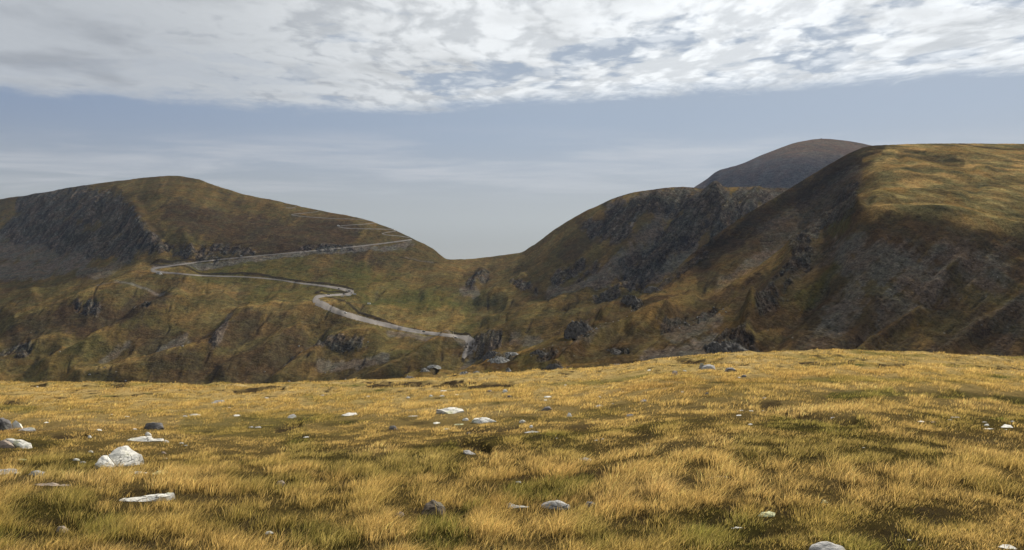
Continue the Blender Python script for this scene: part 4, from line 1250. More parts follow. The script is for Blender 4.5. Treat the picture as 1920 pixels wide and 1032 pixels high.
SMALL = [  # px, py, w, h, kind
    (277, 813, 11, 9, 'white'), (143, 861, 14, 7, 'white'), (155, 867, 12, 6, 'grey'), (170, 846, 10, 6, 'white'), (186, 806, 12, 5, 'white'), (208, 777, 9, 3.5, 'white'), (239, 781, 9, 3.5, 'white'),
    (366, 778, 22, 6, 'white'), (347, 780, 9, 4, 'grey'), (444, 779, 12, 5, 'white'), (311, 827, 11, 7, 'white'), (340, 830, 10, 4, 'white'), (345, 835, 28, 4, 'grey'), (307, 848, 10, 6, 'brown'), (310, 859, 12, 4, 'white'),
    (253, 804, 9, 4, 'white'), (87, 792, 12, 4, 'white'), (461, 758, 8, 3, 'white'), (430, 764, 7, 3, 'grey'), (471, 800, 9, 4, 'grey'), (484, 801, 13, 5, 'grey'), (575, 819, 14, 4, 'white'), (204, 876, 7, 5, 'white'),
    (34, 886, 9, 6, 'white'), (505, 999, 16, 11, 'white'), (185, 914, 9, 5, 'brown'), (316, 1000, 14, 4, 'grey'), (168, 818, 7, 7, 'white'), (218, 878, 20, 4, 'grey'),
    (873, 786, 12, 7, 'white'), (819, 793, 14, 6, 'white'), (862, 796, 22, 5, 'green'), (838, 804, 12, 4, 'white'), (878, 812, 8, 6, 'dark'), (980, 790, 13, 8, 'white'), (996, 799, 7, 7, 'white'),
    (1207, 751, 14, 6, 'dark'), (1182, 778, 16, 6, 'dark'), (737, 802, 16, 10, 'dark'), (775, 780, 20, 3, 'white'), (832, 733, 14, 4, 'white'), (829, 742, 10, 4, 'grey'), (808, 742, 7, 5, 'white'), (856, 740, 8, 3, 'white'),
    (918, 733, 9, 5, 'brown'), (947, 733, 9, 7, 'white'), (955, 743, 10, 5, 'dark'), (1027, 744, 15, 5, 'white'), (1023, 750, 7, 3, 'white'), (1078, 750, 9, 4, 'grey'), (1124, 744, 6, 4, 'white'), (1124, 761, 15, 5, 'grey'),
    (972, 904, 10, 7, 'white'), (750, 963, 16, 14, 'brown'), (1118, 825, 7, 4, 'white'), (1130, 823, 7, 4, 'white'), (1087, 838, 8, 3, 'white'), (1044, 822, 9, 4, 'grey'), (1195, 1004, 12, 5, 'white'), (1214, 831, 6, 3, 'white'),
    (1284, 696, 9, 5, 'white'), (1265, 699, 11, 9, 'brown'), (1217, 694, 7, 3, 'white'), (1280, 735, 7, 5, 'white'), (1386, 708, 5, 3, 'white'), (1395, 705, 10, 6, 'dark'), (1247, 729, 8, 4, 'dark'), (1326, 737, 9, 5, 'dark'), (1412, 746, 8, 5, 'dark'), (1433, 746, 9, 5, 'grey'),
    (1386, 779, 12, 5, 'white'), (1408, 770, 11, 4, 'white'), (1432, 771, 11, 4, 'white'), (1407, 795, 9, 5, 'white'), (1389, 769, 14, 4, 'grey'), (1563, 783, 12, 4, 'grey'), (1727, 791, 14, 5, 'white'), (1780, 787, 12, 4, 'white'), (1788, 782, 24, 4, 'grey'),
    (1850, 797, 10, 6, 'white'), (1846, 791, 12, 4, 'grey'), (1707, 779, 10, 4, 'white'), (1750, 791, 8, 4, 'brown'), (1898, 790, 10, 5, 'grey'), (1886, 805, 12, 3, 'white'),
    (1619, 839, 7, 4, 'white'), (1765, 864, 10, 4, 'white'), (1709, 889, 12, 6, 'green'), (1598, 889, 15, 7, 'green'), (1755, 890, 9, 4, 'grey'), (1607, 914, 12, 5, 'white'), (1626, 913, 16, 5, 'brown'), (1549, 931, 4, 3, 'white'),
    (1668, 979, 14, 6, 'white'), (1805, 935, 13, 5, 'white'), (1840, 948, 11, 4, 'white'), (1767, 947, 9, 4, 'grey'), (1726, 911, 8, 4, 'grey'), (1706, 1013, 13, 7, 'white'), (1714, 1019, 12, 6, 'white'), (1727, 1022, 13, 7, 'brown'),
    (1887, 931, 10, 5, 'grey'), (1421, 971, 7, 4, 'white'), (1376, 840, 8, 4, 'white'), (1384, 852, 7, 3, 'white'), (70, 725, 5, 2.5, 'white'), (1885, 937, 6, 3, 'white'), (1150, 757, 7, 3, 'grey'), (1170, 735, 7, 3, 'white'),
    (690, 743, 8, 3, 'white'), (720, 748, 7, 3, 'grey'), (765, 745, 7, 4, 'white'), (605, 741, 9, 3, 'grey'), (500, 746, 9, 3, 'white'), (985, 727, 8, 3, 'grey'), (1060, 722, 7, 3, 'white'), (1100, 727, 8, 3, 'grey'),
]
LM = [('the cracked white boulder', 222, 855), ('the upright white stone', 32, 797), ('the tilted white slab at the left edge', 34, 832), ('the long pale slab', 275, 932), ('the yellow-lichened slab', 302, 886),
      ('the grooved dark rock', 288, 799), ('the diamond-shaped white slab', 845, 769), ('the knobbly white rock', 909, 788), ('the rounded grey boulder', 1041, 946), ('the bone-white narrow rock', 970, 948),
      ('the dark earthy rock', 812, 950), ('the large grey boulder at the bottom edge', 1550, 1026), ('the green and white lichened rock', 1438, 963), ('the pointed yellow-green stone', 1548, 942),
      ('the long flat stone in tall grass', 1350, 894), ('the jagged crest rock', 1328, 689), ('the dark hump-backed crest rock', 1370, 694), ('the round dark stone', 1025, 766), ('the white wedge stone', 1068, 777),
      ('the flat slab in worn grass', 998, 809), ('the far grey slab', 410, 753), ('the pale stone under the turf step', 655, 776), ('the ragged grey stone', 547, 780), ('the brown pointed rock', 527, 906),
      ('the slab in the hollow', 880, 848), ('the grey-pink stone', 1100, 861), ('the largest pale slab near the right edge', 1888, 799), ('the slab in the lower right corner', 1888, 1024),
      ('the half-buried grey-green stone', 70, 887)]
CN = {'white': 'white', 'grey': 'grey', 'dark': 'dark', 'brown': 'brown', 'green': 'yellow-green'}
used = set()
for i, (x, y, w_, h_, kind) in enumerate(SMALL):
    rg = random.Random(500 + i)
    ol = rand_outline(rg)
    pts = [(x + a * w_, y + h_ / 2 - b * h_) for a, b in ol]
    flat = w_ / h_ > 2.2
    tilt = math.radians(rg.uniform(6, 14) if flat else rg.uniform(24, 42))
    nm = 'stone'
    o = stone_mesh(pts, tilt, 900 + i, STONE[kind], nm, 0.04 if flat else 0.15)
    size = 'tiny' if w_ * h_ < 40 else 'small'
    shape = 'flat' if flat else ('sharp' if rg.random() < 0.0 else 'chunky')
    cand = sorted(LM, key=lambda l: math.hypot(l[1] - x, (l[2] - y) * 2.2))
    lab = None
    for l in cand[:4]:
        dxp, dyp = x - l[1], (y - l[2]) * 2.2
        if abs(dxp) > abs(dyp): rel = 'to the right of' if dxp > 0 else 'to the left of'
        else: rel = 'in front of' if dyp > 0 else 'behind'
        dist = math.hypot(dxp, dyp)
        adv = 'close' if dist < 40 else ('a short way' if dist < 110 else 'some way')
        t_ = '%s %s %s stone %s %s %s' % (size, shape, CN[kind], adv, rel, l[0])
        if len(t_.split()) > 16: t_ = t_.replace('a short way ', 'slightly ').replace('some way ', 'well ').replace('near the right edge', 'at right').replace('at the bottom edge', 'at the bottom').replace('in the lower right corner', 'at lower right')
        if t_ not in used:
            lab = t_; break
    if lab is None:
        lab = '%s %s %s stone between %s and %s' % (size, shape, CN[kind], cand[0][0].replace(' at the left edge', ''), cand[1][0].replace(' at the left edge', ''))
        if len(lab.split()) > 16: lab = '%s %s %s stone nearest to %s' % (size, shape, CN[kind], cand[0][0])
        print('FALLBACK', lab)
    used.add(lab)
    tag(o, lab, 'rock', 'stones lying in the golden meadow')

# ------------------------------------------------------------------ crags, boulders, cars and people on the hills


def crag_mesh(wm, dm, hm, seed, name, mat, spikes=1.0, lean=0.25):
    """jagged outcrop: a rough mound cut by steep strata that lean to the left"""
    rg = random.Random(seed)
    nx, ny = 34, 22
    off = Vector((seed * 3.1, seed * 1.3, 0))
    bm = bmesh.new(); g = []
    for j in range(ny):
        row = []
        for i in range(nx):
            u = i / (nx - 1) * 2 - 1; v = j / (ny - 1) * 2 - 1
            rr = math.sqrt(u * u + v * v)
            wob = 1 + 0.28 * mnoise.noise(Vector((math.atan2(v, u) * 1.1, 0, seed)))
            env = max(0.0, 1 - (rr / wob) ** 2.2)
            st_ = (u * wm + v * dm * 0.3)
            blade = abs(mnoise.noise(Vector((st_ * 3.2 / wm, v * 1.4, 2)) + off))
            saw = (st_ * 5.0 / wm + rg.uniform(0, .08)) % 1.0
            h = env ** 0.95 * (0.62 + 0.26 * (1 - blade * 2) * spikes + 0.14 * saw * spikes + 0.30 * mnoise.noise(Vector((u * 5, v * 5, 5)) + off) + 0.12 * mnoise.noise(Vector((u * 13, v * 13, 8)) + off))
            z = h * hm - (0.18 * hm if env <= 0 else 0) - 0.15 * hm * (1 - env)
            row.append(bm.verts.new((u * wm / 2 - lean * z + rg.uniform(-.01, .01) * wm, v * dm / 2, z)))
        g.append(row)
    for j in range(ny - 1):
        for i in range(nx - 1):
            bm.faces.new((g[j][i], g[j][i + 1], g[j + 1][i + 1], g[j + 1][i]))
    me = bpy.data.meshes.new(name); bm.to_mesh(me); bm.free()
    me.materials.append(mat)
    o = bpy.data.objects.new(name, me); COL.objects.link(o)
    return o


CRAGS = [  # sheet, px, py(bottom), w, h, mat, label
    (A, 1190, 574, 50, 34, MAT_CRAG, 'dark slabby crag standing on the ridge line above the valley'),
    (A, 1090, 626, 60, 40, MAT_CRAG, 'tall dark spiky crag in the middle of the lower slope'),
    (A, 1372, 668, 100, 46, MAT_CRAG, 'broad black rock wall just above the meadow on the right'),
    (A, 960, 668, 34, 12, MAT_PALE, 'bright pale outcrop on the near grassy spur, the highest of the pale ones'),
    (A, 936, 681, 46, 18, MAT_PALE, 'pale broken outcrop just below the highest pale one on the near spur'),
    (A, 812, 690, 26, 8, MAT_PALE, 'pale ribbed outcrop on the left crest of the near spur'),
    (A, 796, 697, 16, 10, MAT_PALE, 'small pale outcrop below the ribbed outcrop of the near spur'),
    (A, 768, 713, 22, 12, MAT_PALE, 'pale outcrop at the lower left foot of the near spur'),
    (A, 872, 704, 26, 10, MAT_PALE, 'grey-white rock patch low on the near spur by the meadow'),
    (A, 894, 700, 14, 6, MAT_PALE, 'small white rock right of the grey-white patch on the near spur'),
    (A, 954, 697, 10, 11, MAT_PALE, 'single upright pale rock on the green foot of the near spur'),
    (A, 1152, 664, 44, 13, MAT_CRAG, 'black hollow-sided rock band on the lower slope'),
    (A, 1160, 688, 26, 8, MAT_PALE, 'pale slanting slab at the foot of the slope near the meadow'),
    (A, 1064, 702, 34, 10, MAT_CRAG, 'dark rounded outcrop peeping over the meadow edge'),
    (A, 1012, 668, 36, 18, MAT_CRAG, 'dark brown bluff above the boulder field on the near slope'),
    (A, 1040, 690, 30, 12, MAT_CRAG, 'broken grey rocks below the dark brown bluff'),
    (A, 1226, 546, 34, 16, MAT_CRAG, 'low dark crag on the ridge line right of the slabby crag'),
    (B, 926, 672, 40, 22, MAT_CRAG, 'dark ribbed cliff beside the end of the road'),
    (B, 297, 514, 10, 8, MAT_PALE, 'pale rock heap just under the left road bend'),
]
for i, (sh, x, y, w_, h_, mt, lab) in enumerate(CRAGS):
    p = sh.at(x, y); s = p.y / F
    o = crag_mesh(w_ * s * 1.1, max(w_ * 0.9, h_ * 1.3) * s, h_ * s * 0.62, 40 + i, 'rock_outcrop', mt, 1.0, 0.3)
    o.location = p + Vector((0, 0.35 * max(w_, h_) * s, -0.02 * h_ * s))
    tag(o, lab, 'outcrop', 'crags on the hillsides')


def boulder_mesh(r_, seed, mat, name='boulder'):
    bm = bmesh.new(); bmesh.ops.create_icosphere(bm, subdivisions=2, radius=1)
    rg = random.Random(seed)
    pl = [(Vector((rg.gauss(0, 1), rg.gauss(0, 1), rg.gauss(0, 1))).normalized(), rg.uniform(.55, .9)) for _ in range(9)]
    for v_ in bm.verts:
        for nrm, d_ in pl:
            k_ = v_.co.dot(nrm)
            if k_ > d_: v_.co -= nrm * (k_ - d_)
        v_.co = Vector((v_.co.x * 1.25, v_.co.y, v_.co.z * 0.8)) * r_
    me = bpy.data.meshes.new(name); bm.to_mesh(me); bm.free(); me.materials.append(mat)
    return me


bmeshes = [boulder_mesh(1.0, s_, MAT_PALE) for s_ in range(5)]
rg = random.Random(5)
LINES = [
    (A, [(1184, 584), (1176, 594), (1160, 602), (1150, 604), (1136, 606), (1126, 612), (1118, 617), (1112, 622), (1104, 628), (1094, 630)], 1.5, 'small pale boulder in the string of boulders running down between the two crags'),
    (A, [(1350, 575), (1356, 581), (1361, 586), (1349, 590), (1338, 577), (1342, 584)], 1.5, 'pale boulder in the light heap on the brown slope above the broad black wall'),
    (A, [(1318, 592), (1308, 596), (1300, 604), (1292, 610), (1284, 606), (1274, 616)], 1.3, 'grey boulder in the trail left of the light boulder heap'),
    (B, [(196, 690), (168, 703), (342, 650), (300, 725), (542, 716), (496, 698), (560, 650), (610, 700), (648, 712), (690, 642), (112, 660), (236, 715)], 1.6, 'lone pale boulder dotted on the dark slope of the left mountain'),
    (A, [(1440, 620), (1520, 640), (1560, 600), (1610, 560), (1486, 634), (1650, 640), (1720, 610), (1800, 560), (1870, 520), (1840, 610), (1462, 576), (1500, 582)], 1.1, 'lone pale boulder dotted on the steep dark face of the right hill'),
    (A, [(996, 668), (1020, 655), (1036, 648), (1050, 652), (1060, 642), (1076, 668)], 1.0, 'small stone in the boulder field beside the dark brown bluff'),
]
for sh, pts, hpx, lab in LINES:
    for x, y in pts:
        p = sh.at(x, y); s = p.y / F
        o = bpy.data.objects.new('boulder', rg.choice(bmeshes)); COL.objects.link(o)
        k_ = hpx * s * rg.uniform(0.8, 1.4)
        o.scale = (k_, k_, k_); o.rotation_euler = (rg.uniform(-.3, .3), rg.uniform(-.3, .3), rg.uniform(0, 6.28))
        o.location = p + Vector((0, 0, 0.25 * k_))
        tag(o, lab, 'boulder', lab.replace('small ', '').replace('lone ', '') + 's')

MAT_GLASS = plain('car_glass', (0.03, 0.035, 0.04), 0.2)
MAT_TYRE = plain('tyre_rubber', (0.02, 0.02, 0.02), 0.8)
PAINT = {'white': plain('white_paint', (0.80, 0.80, 0.78), 0.35), 'silver': plain('silver_paint', (0.45, 0.46, 0.47), 0.3), 'dark': plain('dark_paint', (0.035, 0.037, 0.045), 0.3),
         'red': plain('red_paint', (0.30, 0.04, 0.03), 0.35)}


def prism(name, prof, half, mat, inset=1.0):
    n_ = len(prof)
    v = [(x, -half, z) for x, z in prof] + [(x, half, z) for x, z in prof]
    f = [tuple(range(n_))[::-1], tuple(range(n_, 2 * n_))] + [(i, (i + 1) % n_, n_ + (i + 1) % n_, n_ + i) for i in range(n_)]
    me = bpy.data.meshes.new(name); me.from_pydata(v, [], f); me.materials.append(mat)
    bm = bmesh.new(); bm.from_mesh(me); bmesh.ops.recalc_face_normals(bm, faces=bm.faces)
    bmesh.ops.bevel(bm, geom=list(bm.edges), offset=0.05, segments=1, affect='EDGES'); bm.to_mesh(me); bm.free()
    return me


def make_car(colour, van, loc, rot, label):
    o = bpy.data.objects.new('parked_car' if not van else 'parked_van', None); COL.objects.link(o)
    o.location = loc; o.rotation_euler = (0, 0, rot)
    if van:
        prof = [(-2.5, .35), (2.5, .35), (2.5, 1.0), (2.2, 1.25), (1.7, 2.15), (-2.4, 2.2), (-2.5, 1.2)]
        win = [(1.0, 1.30), (2.02, 1.30), (1.62, 2.0), (1.0, 2.02)]
    else:
        prof = [(-2.2, .35), (2.2, .35), (2.22, .75), (2.0, .95), (1.0, 1.02), (.3, 1.48), (-1.3, 1.50), (-2.0, 1.05), (-2.22, .9)]
        win = [(-1.75, 1.03), (.85, 1.03), (.22, 1.42), (-1.25, 1.44)]
    for nm, me in (('body', prism('car_body', prof, .88, PAINT[colour])), ('window', prism('car_window', win, .91, MAT_GLASS))):
        c = bpy.data.objects.new(nm, me); COL.objects.link(c); c.parent = o
    bm = bmesh.new(); bmesh.ops.create_cone(bm, cap_ends=True, segments=16, radius1=.34, radius2=.34, depth=.24)
    me = bpy.data.meshes.new('car_wheel'); bm.to_mesh(me); bm.free(); me.materials.append(MAT_TYRE)
    for wx_, wy_ in ((1.35, .82), (1.35, -.82), (-1.35, .82), (-1.35, -.82)):
        c = bpy.data.objects.new('wheel', me); COL.objects.link(c); c.parent = o
        c.location = (wx_, wy_, .34); c.rotation_euler = (math.pi / 2, 0, 0)
    tag(o, label, 'van' if van else 'car', 'vehicles on the mountain road')
    return o


CARS = [
    ('white', 0, 651, 556.2, .2, 'white car parked on the grass below the upper hairpin, left of another white car'),
    ('white', 0, 655.6, 556.2, .5, 'white car parked on the grass right of its white twin below the hairpin'),
    ('silver', 1, 665, 553.6, .1, 'silver van parked at the very tip of the parking hairpin'),
    ('dark', 0, 659, 551.0, 2.0, 'dark car parked on the hairpin gravel beside the silver van'),
    ('dark', 0, 655, 547.2, .3, 'dark car standing on the upper side of the parking hairpin'),
    ('dark', 0, 645.5, 553.0, .0, 'dark car on the lower road arm just left of the parking hairpin'),
    ('dark', 0, 616, 553.6, .1, 'dark car on the lower road arm near the left loop'),
    ('dark', 0, 636, 543.2, -.2, 'dark car coming down the upper road arm towards the hairpin'),
    ('silver', 0, 642.5, 558, .2, 'grey car on the grass, leftmost of the cars below the hairpin'),
    ('white', 1, 692, 571.5, .1, 'white van standing alone on the green flat right of the hairpin'),
    ('white', 1, 634.5, 424.6, .1, 'white van at the left bend of the upper switchbacks'),
    ('silver', 0, 648, 588.5, -.5, 'silver car driving down the wide valley road'),
    ('dark', 0, 795, 623.2, -.2, 'dark car driving on the valley road near its right end'),
    ('dark', 0, 855, 635.5, -.3, 'dark car at the last bend above the end of the road'),
    ('white', 0, 452, 481.4, .2, 'tiny white car on the long climbing road above the left bend'),
]
for c_, van, x, y, rot, lab in CARS:
    p = B.at(x, y); p.z += 0.5
    make_car(c_, van, p, rot, lab)

# walkers far off: one continuous skinned body each, with hair/clothes colour by material
MAT_COAT = plain('orange_jacket', (0.30, 0.10, 0.04), 0.8); MAT_COAT2 = plain('dark_jacket', (0.05, 0.05, 0.07), 0.8)


def walker(loc, rot, mat, label):
    J = [((0, 0, .95), .15), ((0, 0, 1.15), .15), ((0, 0, 1.38), .17), ((0, 0, 1.50), .07), ((0, .01, 1.62), .11), ((0, .02, 1.72), .09),
         ((.19, 0, 1.40), .07), ((.25, .05, 1.13), .055), ((.22, .20, .92), .04), ((-.19, 0, 1.40), .07), ((-.26, -.05, 1.13), .055), ((-.24, .05, .88), .04),
         ((.10, 0, .88), .11), ((.12, .14, .48), .075), ((.12, .10, .07), .05), ((.12, .24, .04), .045), ((-.10, 0, .88), .11), ((-.12, -.10, .48), .075), ((-.12, -.28, .09), .05), ((-.12, -.16, .04), .045)]
    E = [(0, 1), (1, 2), (2, 3), (3, 4), (4, 5), (2, 6), (6, 7), (7, 8), (2, 9), (9, 10), (10, 11), (0, 12), (12, 13), (13, 14), (14, 15), (0, 16), (16, 17), (17, 18), (18, 19)]
    me = bpy.data.meshes.new('person'); me.from_pydata([j[0] for j in J], E, [])
    o = bpy.data.objects.new('person', me); COL.objects.link(o)
    o.modifiers.new('skin', 'SKIN')
    for v_, j in zip(me.skin_vertices[0].data, J): v_.radius = (j[1], j[1] * .8)
    me.skin_vertices[0].data[0].use_root = True
    ss = o.modifiers.new('sub', 'SUBSURF'); ss.levels = 1; ss.render_levels = 1
    me.materials.append(mat)
    o.location = loc; o.rotation_euler = (0, 0, rot)
    return tag(o, label, 'person')


walker(A.at(1792, 275.5), 0.6, MAT_COAT, 'lone walker in an orange-brown jacket on the flat top of the right hill')
walker(B.at(551, 384.3), 0.2, MAT_COAT2, 'left one of two dark figures on the skyline of the left mountain')
walker(B.at(556, 385.3), 2.2, MAT_COAT2, 'right one of two dark figures on the skyline of the left mountain')

MAT_POST = plain('post_paint', (0.62, 0.55, 0.42), 0.6)


def post(loc, h, w_, label, plate):
    bm = bmesh.new()
    bmesh.ops.create_cone(bm, cap_ends=True, segments=10, radius1=w_ / 2, radius2=w_ / 2.4, depth=h)
    bmesh.ops.translate(bm, verts=bm.verts, vec=(0, 0, h / 2))
    if plate:
        r_ = bmesh.ops.create_cube(bm, size=1)
        bmesh.ops.scale(bm, verts=r_['verts'], vec=(w_ * 4, .06, w_ * 3.2)); bmesh.ops.translate(bm, verts=r_['verts'], vec=(0, -w_ / 2 - .03, h - w_ * 1.5))
    me = bpy.data.meshes.new('marker_post'); bm.to_mesh(me); bm.free(); me.materials.append(MAT_POST)
    o = bpy.data.objects.new('marker_post', me); COL.objects.link(o); o.location = loc
    return tag(o, label, 'post')


post(B.at(850, 628), 4.2, .45, 'pale roadside post on the uphill side of the valley road end', False)
post(B.at(740, 432.5), 2.4, .4, 'small sign post on the skyline at the switchbacks', True)
cr = bpy.data.objects.new('cairn', boulder_mesh(1.0, 3, MAT_CRAG, 'cairn')); COL.objects.link(cr)
cr.scale = (2.4, 2.4, 4.0); cr.location = D.at(1540, 259.5) + Vector((0, 0, 1.5))
tag(cr, 'tiny stone cairn on the top of the far blue-grey peak', 'cairn')
# dark shrubs on the left skyline
MAT_SHRUB = plain('dark_shrub', (0.022, 0.026, 0.014), 0.95)


def shrub(loc, w_, h, seed, label):
    rg_ = random.Random(seed); bm = bmesh.new()
    for i in range(240):
        a = rg_.uniform(0, 6.28); e = rg_.random() ** .5; z = rg_.random()
        c = Vector((math.cos(a) * e * w_ / 2 * (1 - z * .5), math.sin(a) * e * w_ / 2 * (1 - z * .5), z * h * (.6 + .4 * rg_.random())))
        d1 = Vector((rg_.gauss(0, 1), rg_.gauss(0, 1), rg_.gauss(0, 1))) * .28; d2 = Vector((rg_.gauss(0, 1), rg_.gauss(0, 1), rg_.gauss(0, 1))) * .28
        bm.faces.new([bm.verts.new(c), bm.verts.new(c + d1), bm.verts.new(c + d2)])
    me = bpy.data.meshes.new('shrub'); bm.to_mesh(me); bm.free(); me.materials.append(MAT_SHRUB)
    o = bpy.data.objects.new('shrub', me); COL.objects.link(o); o.location = loc
    return tag(o, label, 'shrub', 'dark shrubs on the left skyline')


for i, (x, y, w_, h, lab) in enumerate([(506, 376.5, 3, 2.2, 'leftmost dark shrub on the skyline of the left mountain'), (510, 377, 2.6, 2.8, 'taller dark shrub beside the leftmost one on the skyline'),
                                         (521, 379.5, 6, 2.0, 'wide low dark shrub on the skyline in the middle of the row'), (534, 382, 5, 1.8, 'rightmost low dark shrub on the skyline left of the two figures')]):
    shrub(B.at(x, y) + Vector((0, 0, -.3)), w_, h, i, lab)


# ------------------------------------------------------------------ dry grass blades (one mass)
rng = np.random.default_rng(7)


def make_grass(n_tuft, per, y0, y1, seed, hscale=1.0, low=False):
    rg = np.random.default_rng(seed)
    u = rg.random(n_tuft)
    side = 4.5                                        # metres of grass beyond both edges of the view
    yy_ = np.linspace(y0, y1, 400)
    cdf = np.cumsum((1.42 * yy_ + 2 * side) / yy_ ** 2); cdf = (cdf - cdf[0]) / (cdf[-1] - cdf[0])
    Yt = np.interp(u, cdf, yy_)
    Xt = rg.uniform(-1, 1, n_tuft) * (0.71 * Yt + side)
    pxt = CX + F * Xt / Yt
    zb_ = meadow_base(np.clip(pxt, -700, 2700), Yt)
    pyt = CY - F * zb_ / Yt
    c, a1, a2 = grass_color(Xt, Yt, pxt, pyt)
    hmk, _ = hole_mask(pxt, pyt)
    clump = fbm(Xt / (0.30 + 0.012 * Yt), Yt / (0.30 + 0.02 * Yt), 3, 501)
    bare = sstep(fbm(Xt / 0.35, Yt / 0.8, 3, 431) + 0.25 * hmk, 0.13, 0.30) * sstep(Yt, 12, 26)
    bare = np.maximum(bare, sstep(a2 + 0.4 * a1, 0.15, 0.5) * 0.6)
    hmk = np.maximum(hmk, bare * 1.3)
    pit = fbm(Xt / (0.09 + 0.006 * Yt), Yt / (0.12 + 0.014 * Yt), 2, 505)
    hmk = np.maximum(hmk, sstep(pit, 0.14, 0.34) * 1.1)
    keep = rg.random(n_tuft) < (1 - 0.85 * np.clip(hmk, 0, 1)) if low else rg.random(n_tuft) < np.clip(0.55 + 2.4 * clump - 0.65 * hmk, 0.03, 1)
    for (sx, sy, rx, ry) in STONE_SPOTS:
        d = ((Xt - sx) / rx) ** 2 + ((Yt - sy) / ry) ** 2
        keep &= d > 1.0
    Xt, Yt, c, a1, a2, clump, pxt, pyt = (A_[keep] for A_ in (Xt, Yt, c, a1, a2, clump, pxt, pyt))
    nt = len(Xt)
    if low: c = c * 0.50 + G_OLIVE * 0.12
    tall = np.clip(0.9 + 1.3 * clump - 0.25 * a1, 0.4, 2.0)
    short = sstep(pxt, 1100, 1450) * sstep(pyt, 900, 960)           # bitten turf lower right
    mid = sstep(pyt, 760, 800) * (1 - sstep(pyt, 840, 880))
    tall = tall * (1 - 0.5 * short) * (1 - 0.4 * mid)
    if low: tall = np.full(nt, 0.34) + 0.12 * clump
    bright = np.clip(rg.normal(1.0, 0.26, nt) + 0.6 * clump, 0.35, 1.7)
    rep = np.repeat(np.arange(nt), per)
    N = len(rep)
    Yb = Yt[rep]
    spread = (0.030 + 0.0022 * Yb) * (2.2 if low else 1.0)
    ox = rg.normal(0, 1, N); oy = rg.normal(0, 1, N)
    bx = Xt[rep] + ox * spread; by = Yb + oy * spread
    for (sx, sy, rx, ry) in STONE_SPOTS:                              # no blade may grow out of a stone
        pass
    bz = meadow_z(bx, by) - 0.006
    h = hscale * tall[rep] * rg.uniform(0.55, 1.25, N) * (0.066 + 0.0004 * Yb + 0.030 * sstep(14 - Yb, 0, 6))
    wdt = np.maximum(0.0036, Yb * 0.00050) * rg.uniform(0.7, 1.4, N)
    lx = h * (0.38 + 0.28 * rg.normal(0, 1, N)) + ox * h * 0.28
    ly = h * (0.05 + 0.30 * rg.normal(0, 1, N)) + oy * h * 0.25
    ang = rg.normal(0, 0.7, N)
    wx = np.cos(ang) * wdt * 0.5; wy = np.sin(ang) * wdt * 0.5
    V = np.empty((N, 5, 3), np.float32)
    V[:, 0] = np.stack([bx - wx, by - wy, bz], -1)
    V[:, 1] = np.stack([bx + wx, by + wy, bz], -1)
    m = 0.55
    V[:, 2] = np.stack([bx + lx * 0.30 + wx * .8, by + ly * 0.30 + wy * .8, bz + h * m], -1)
    V[:, 3] = np.stack([bx + lx * 0.30 - wx * .8, by + ly * 0.30 - wy * .8, bz + h * m], -1)
    V[:, 4] = np.stack([bx + lx, by + ly, bz + h * (1 - 0.10 * rg.random(N))], -1)
    idx = np.arange(N)[:, None] * 5
    quads = idx + np.array([[0, 1, 2, 3]]); tris = idx + np.array([[3, 2, 4]])
    cb = c[rep] * (bright[rep] * np.clip(rg.normal(1.0, 0.27, N), 0.3, 1.9))[:, None]
    # a few fresh green and a few straw-white blades
    g = rg.random(N)
    cb = np.where((g < 0.10)[:, None], cb * 0.45 + G_GREEN * 0.55, cb)
    cb = np.where((g > 0.90)[:, None], cb * 0.5 + G_PALE * 0.55, cb)
    C = np.empty((N, 5, 3), np.float32)
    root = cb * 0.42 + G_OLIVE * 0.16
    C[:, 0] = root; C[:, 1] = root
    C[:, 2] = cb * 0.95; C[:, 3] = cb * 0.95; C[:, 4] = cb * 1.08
    return V.reshape(-1, 3), quads, tris, np.clip(C.reshape(-1, 3), 0.01, 0.8)


parts = [make_grass(66000, 13, 4.6, 24, 71), make_grass(40000, 8, 18, 48, 72, 0.95), make_grass(36000, 10, 4.6, 48, 73, 1.0, True)]
Vs, Qs, Ts, Cs = [], [], [], []
off = 0
for V_, q_, t_, c_ in parts:
    Vs.append(V_); Qs.append(q_ + off); Ts.append(t_ + off); Cs.append(c_); off += len(V_)
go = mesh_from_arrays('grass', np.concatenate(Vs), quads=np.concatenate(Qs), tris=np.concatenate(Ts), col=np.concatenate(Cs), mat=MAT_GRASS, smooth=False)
tag(go, 'dry golden alpine grass growing all over the near meadow', 'grass', kind='stuff')

# ------------------------------------------------------------------ haze
def box_mesh(name, x0, x1, y0, y1, z0, z1):
    v = [(x, y, z) for z in (z0, z1) for y in (y0, y1) for x in (x0, x1)]
    f = [(0, 1, 3, 2), (4, 6, 7, 5), (0, 4, 5, 1), (2, 3, 7, 6), (0, 2, 6, 4), (1, 5, 7, 3)]
    me = bpy.data.meshes.new(name); me.from_pydata(v, [], f)
    bm = bmesh.new(); bm.from_mesh(me); bmesh.ops.recalc_face_normals(bm, faces=bm.faces); bm.to_mesh(me); bm.free(); me.update()
    o = bpy.data.objects.new(name, me); COL.objects.link(o); return o


hz = box_mesh('haze', -4500, 5000, -60, 5400, -900, 760)
m_, n = material('haze_air')
pv = n.node('ShaderNodeVolumePrincipled')
pv.inputs['Color'].default_value = (0.50, 0.66, 1.0, 1)
pv.inputs['Density'].default_value = HAZE
pv.inputs['Anisotropy'].default_value = 0.25
out = n.node('ShaderNodeOutputMaterial'); n.t.links.new(pv.outputs[0], out.inputs['Volume'])
hz.data.materials.append(m_)
tag(hz, 'thin blue haze hanging in the air over the far peaks', 'haze', kind='stuff')

# ------------------------------------------------------------------ unseen cloud deck, added out of view to shade the hills
CZ = 6000.0
shx, shy = sd.x / sd.z * CZ, sd.y / sd.z * CZ


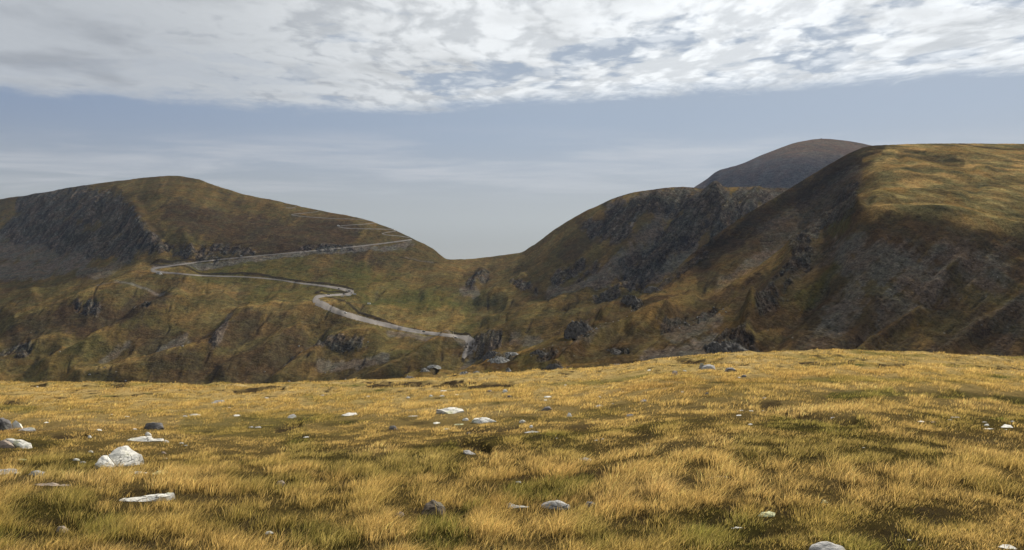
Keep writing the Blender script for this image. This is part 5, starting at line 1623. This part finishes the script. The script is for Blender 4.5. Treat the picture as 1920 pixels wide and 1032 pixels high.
def cloud_cover(hx, hy):
    """cover of the added deck per hill point, gaps shaped to light chosen slopes"""
    c_ = 0.44 + 0.45 * fbm(hx / 700, hy / 700, 4, 601)
    c_ = c_ * sstep(hy, 150, 330)
    lit = np.zeros_like(hx)
    for (gx, gy, rx, ry, k_) in [(560, 830, 430, 270, 1.0), (900, 900, 420, 300, 1.0), (-170, 1180, 260, 220, .9), (40, 560, 130, 90, .5), (170, 1370, 240, 90, .8), (-560, 1180, 160, 100, .3), (1200, 3450, 1100, 500, .55), (430, 720, 320, 110, 1.0)]:
        lit = np.maximum(lit, k_ * np.exp(-((hx - gx) / rx) ** 2 - ((hy - gy) / ry) ** 2))
    return np.clip(c_ * (1 - lit), 0, 0.93)


gx_ = np.linspace(-2600, 2600, 110); gy_ = np.linspace(-200, 4300, 100)
GX, GY = np.meshgrid(gx_, gy_)
cov = cloud_cover(GX, GY)
edge_ = sstep(np.minimum(GX + 2600, 2600 - GX), 0, 500) * sstep(np.minimum(GY + 200, 4300 - GY), 0, 300)
cov = cov * edge_
lumpy = fbm(GX / 260, GY / 260, 4, 611)
th = 30 + 190 * cov * (0.7 + 0.6 * lumpy)
topv = np.stack([GX + shx, GY + shy, CZ + th], -1).reshape(-1, 3)
botv = np.stack([GX + shx, GY + shy, CZ - 0.35 * th], -1).reshape(-1, 3)
qd = grid_quads(*GX.shape)
nn = len(topv)
m_, n = material('cloud_vapour')
al = n.node('ShaderNodeAttribute', attribute_name='cover').outputs['Fac']
pos = n.node('ShaderNodeNewGeometry').outputs['Position']
puffs = n.m('MULTIPLY', n.m('SUBTRACT', n.noise(pos, 0.009, 4, 0.6), 0.5), 0.5)
al = n.m('MULTIPLY', al, n.m('ADD', 1.0, puffs), clamp=True)
tr = n.node('ShaderNodeBsdfTransparent'); df = n.node('ShaderNodeBsdfDiffuse'); df.inputs[0].default_value = (.9, .9, .9, 1)
tl = n.node('ShaderNodeBsdfTranslucent'); tl.inputs[0].default_value = (.9, .9, .9, 1)
m1 = n.node('ShaderNodeMixShader'); m1.inputs[0].default_value = .5
n.t.links.new(df.outputs[0], m1.inputs[1]); n.t.links.new(tl.outputs[0], m1.inputs[2])
m2 = n.node('ShaderNodeMixShader'); n.put(m2.inputs[0], al)
n.t.links.new(tr.outputs[0], m2.inputs[1]); n.t.links.new(m1.outputs[0], m2.inputs[2])
finish(n, m2.outputs[0])
# each of the two skins lets through the square root of the whole
skin = 1 - np.sqrt(1 - np.clip(cov, 0, .95))
clo = mesh_from_arrays('shade_clouds', np.concatenate([topv, botv]), quads=np.concatenate([qd, qd[:, ::-1] + nn]), mat=m_, extra={'cover': np.concatenate([skin.ravel(), skin.ravel()])})
tag(clo, 'unseen thin cloud deck added high up to shade the hills', 'shade_clouds', kind='stuff')
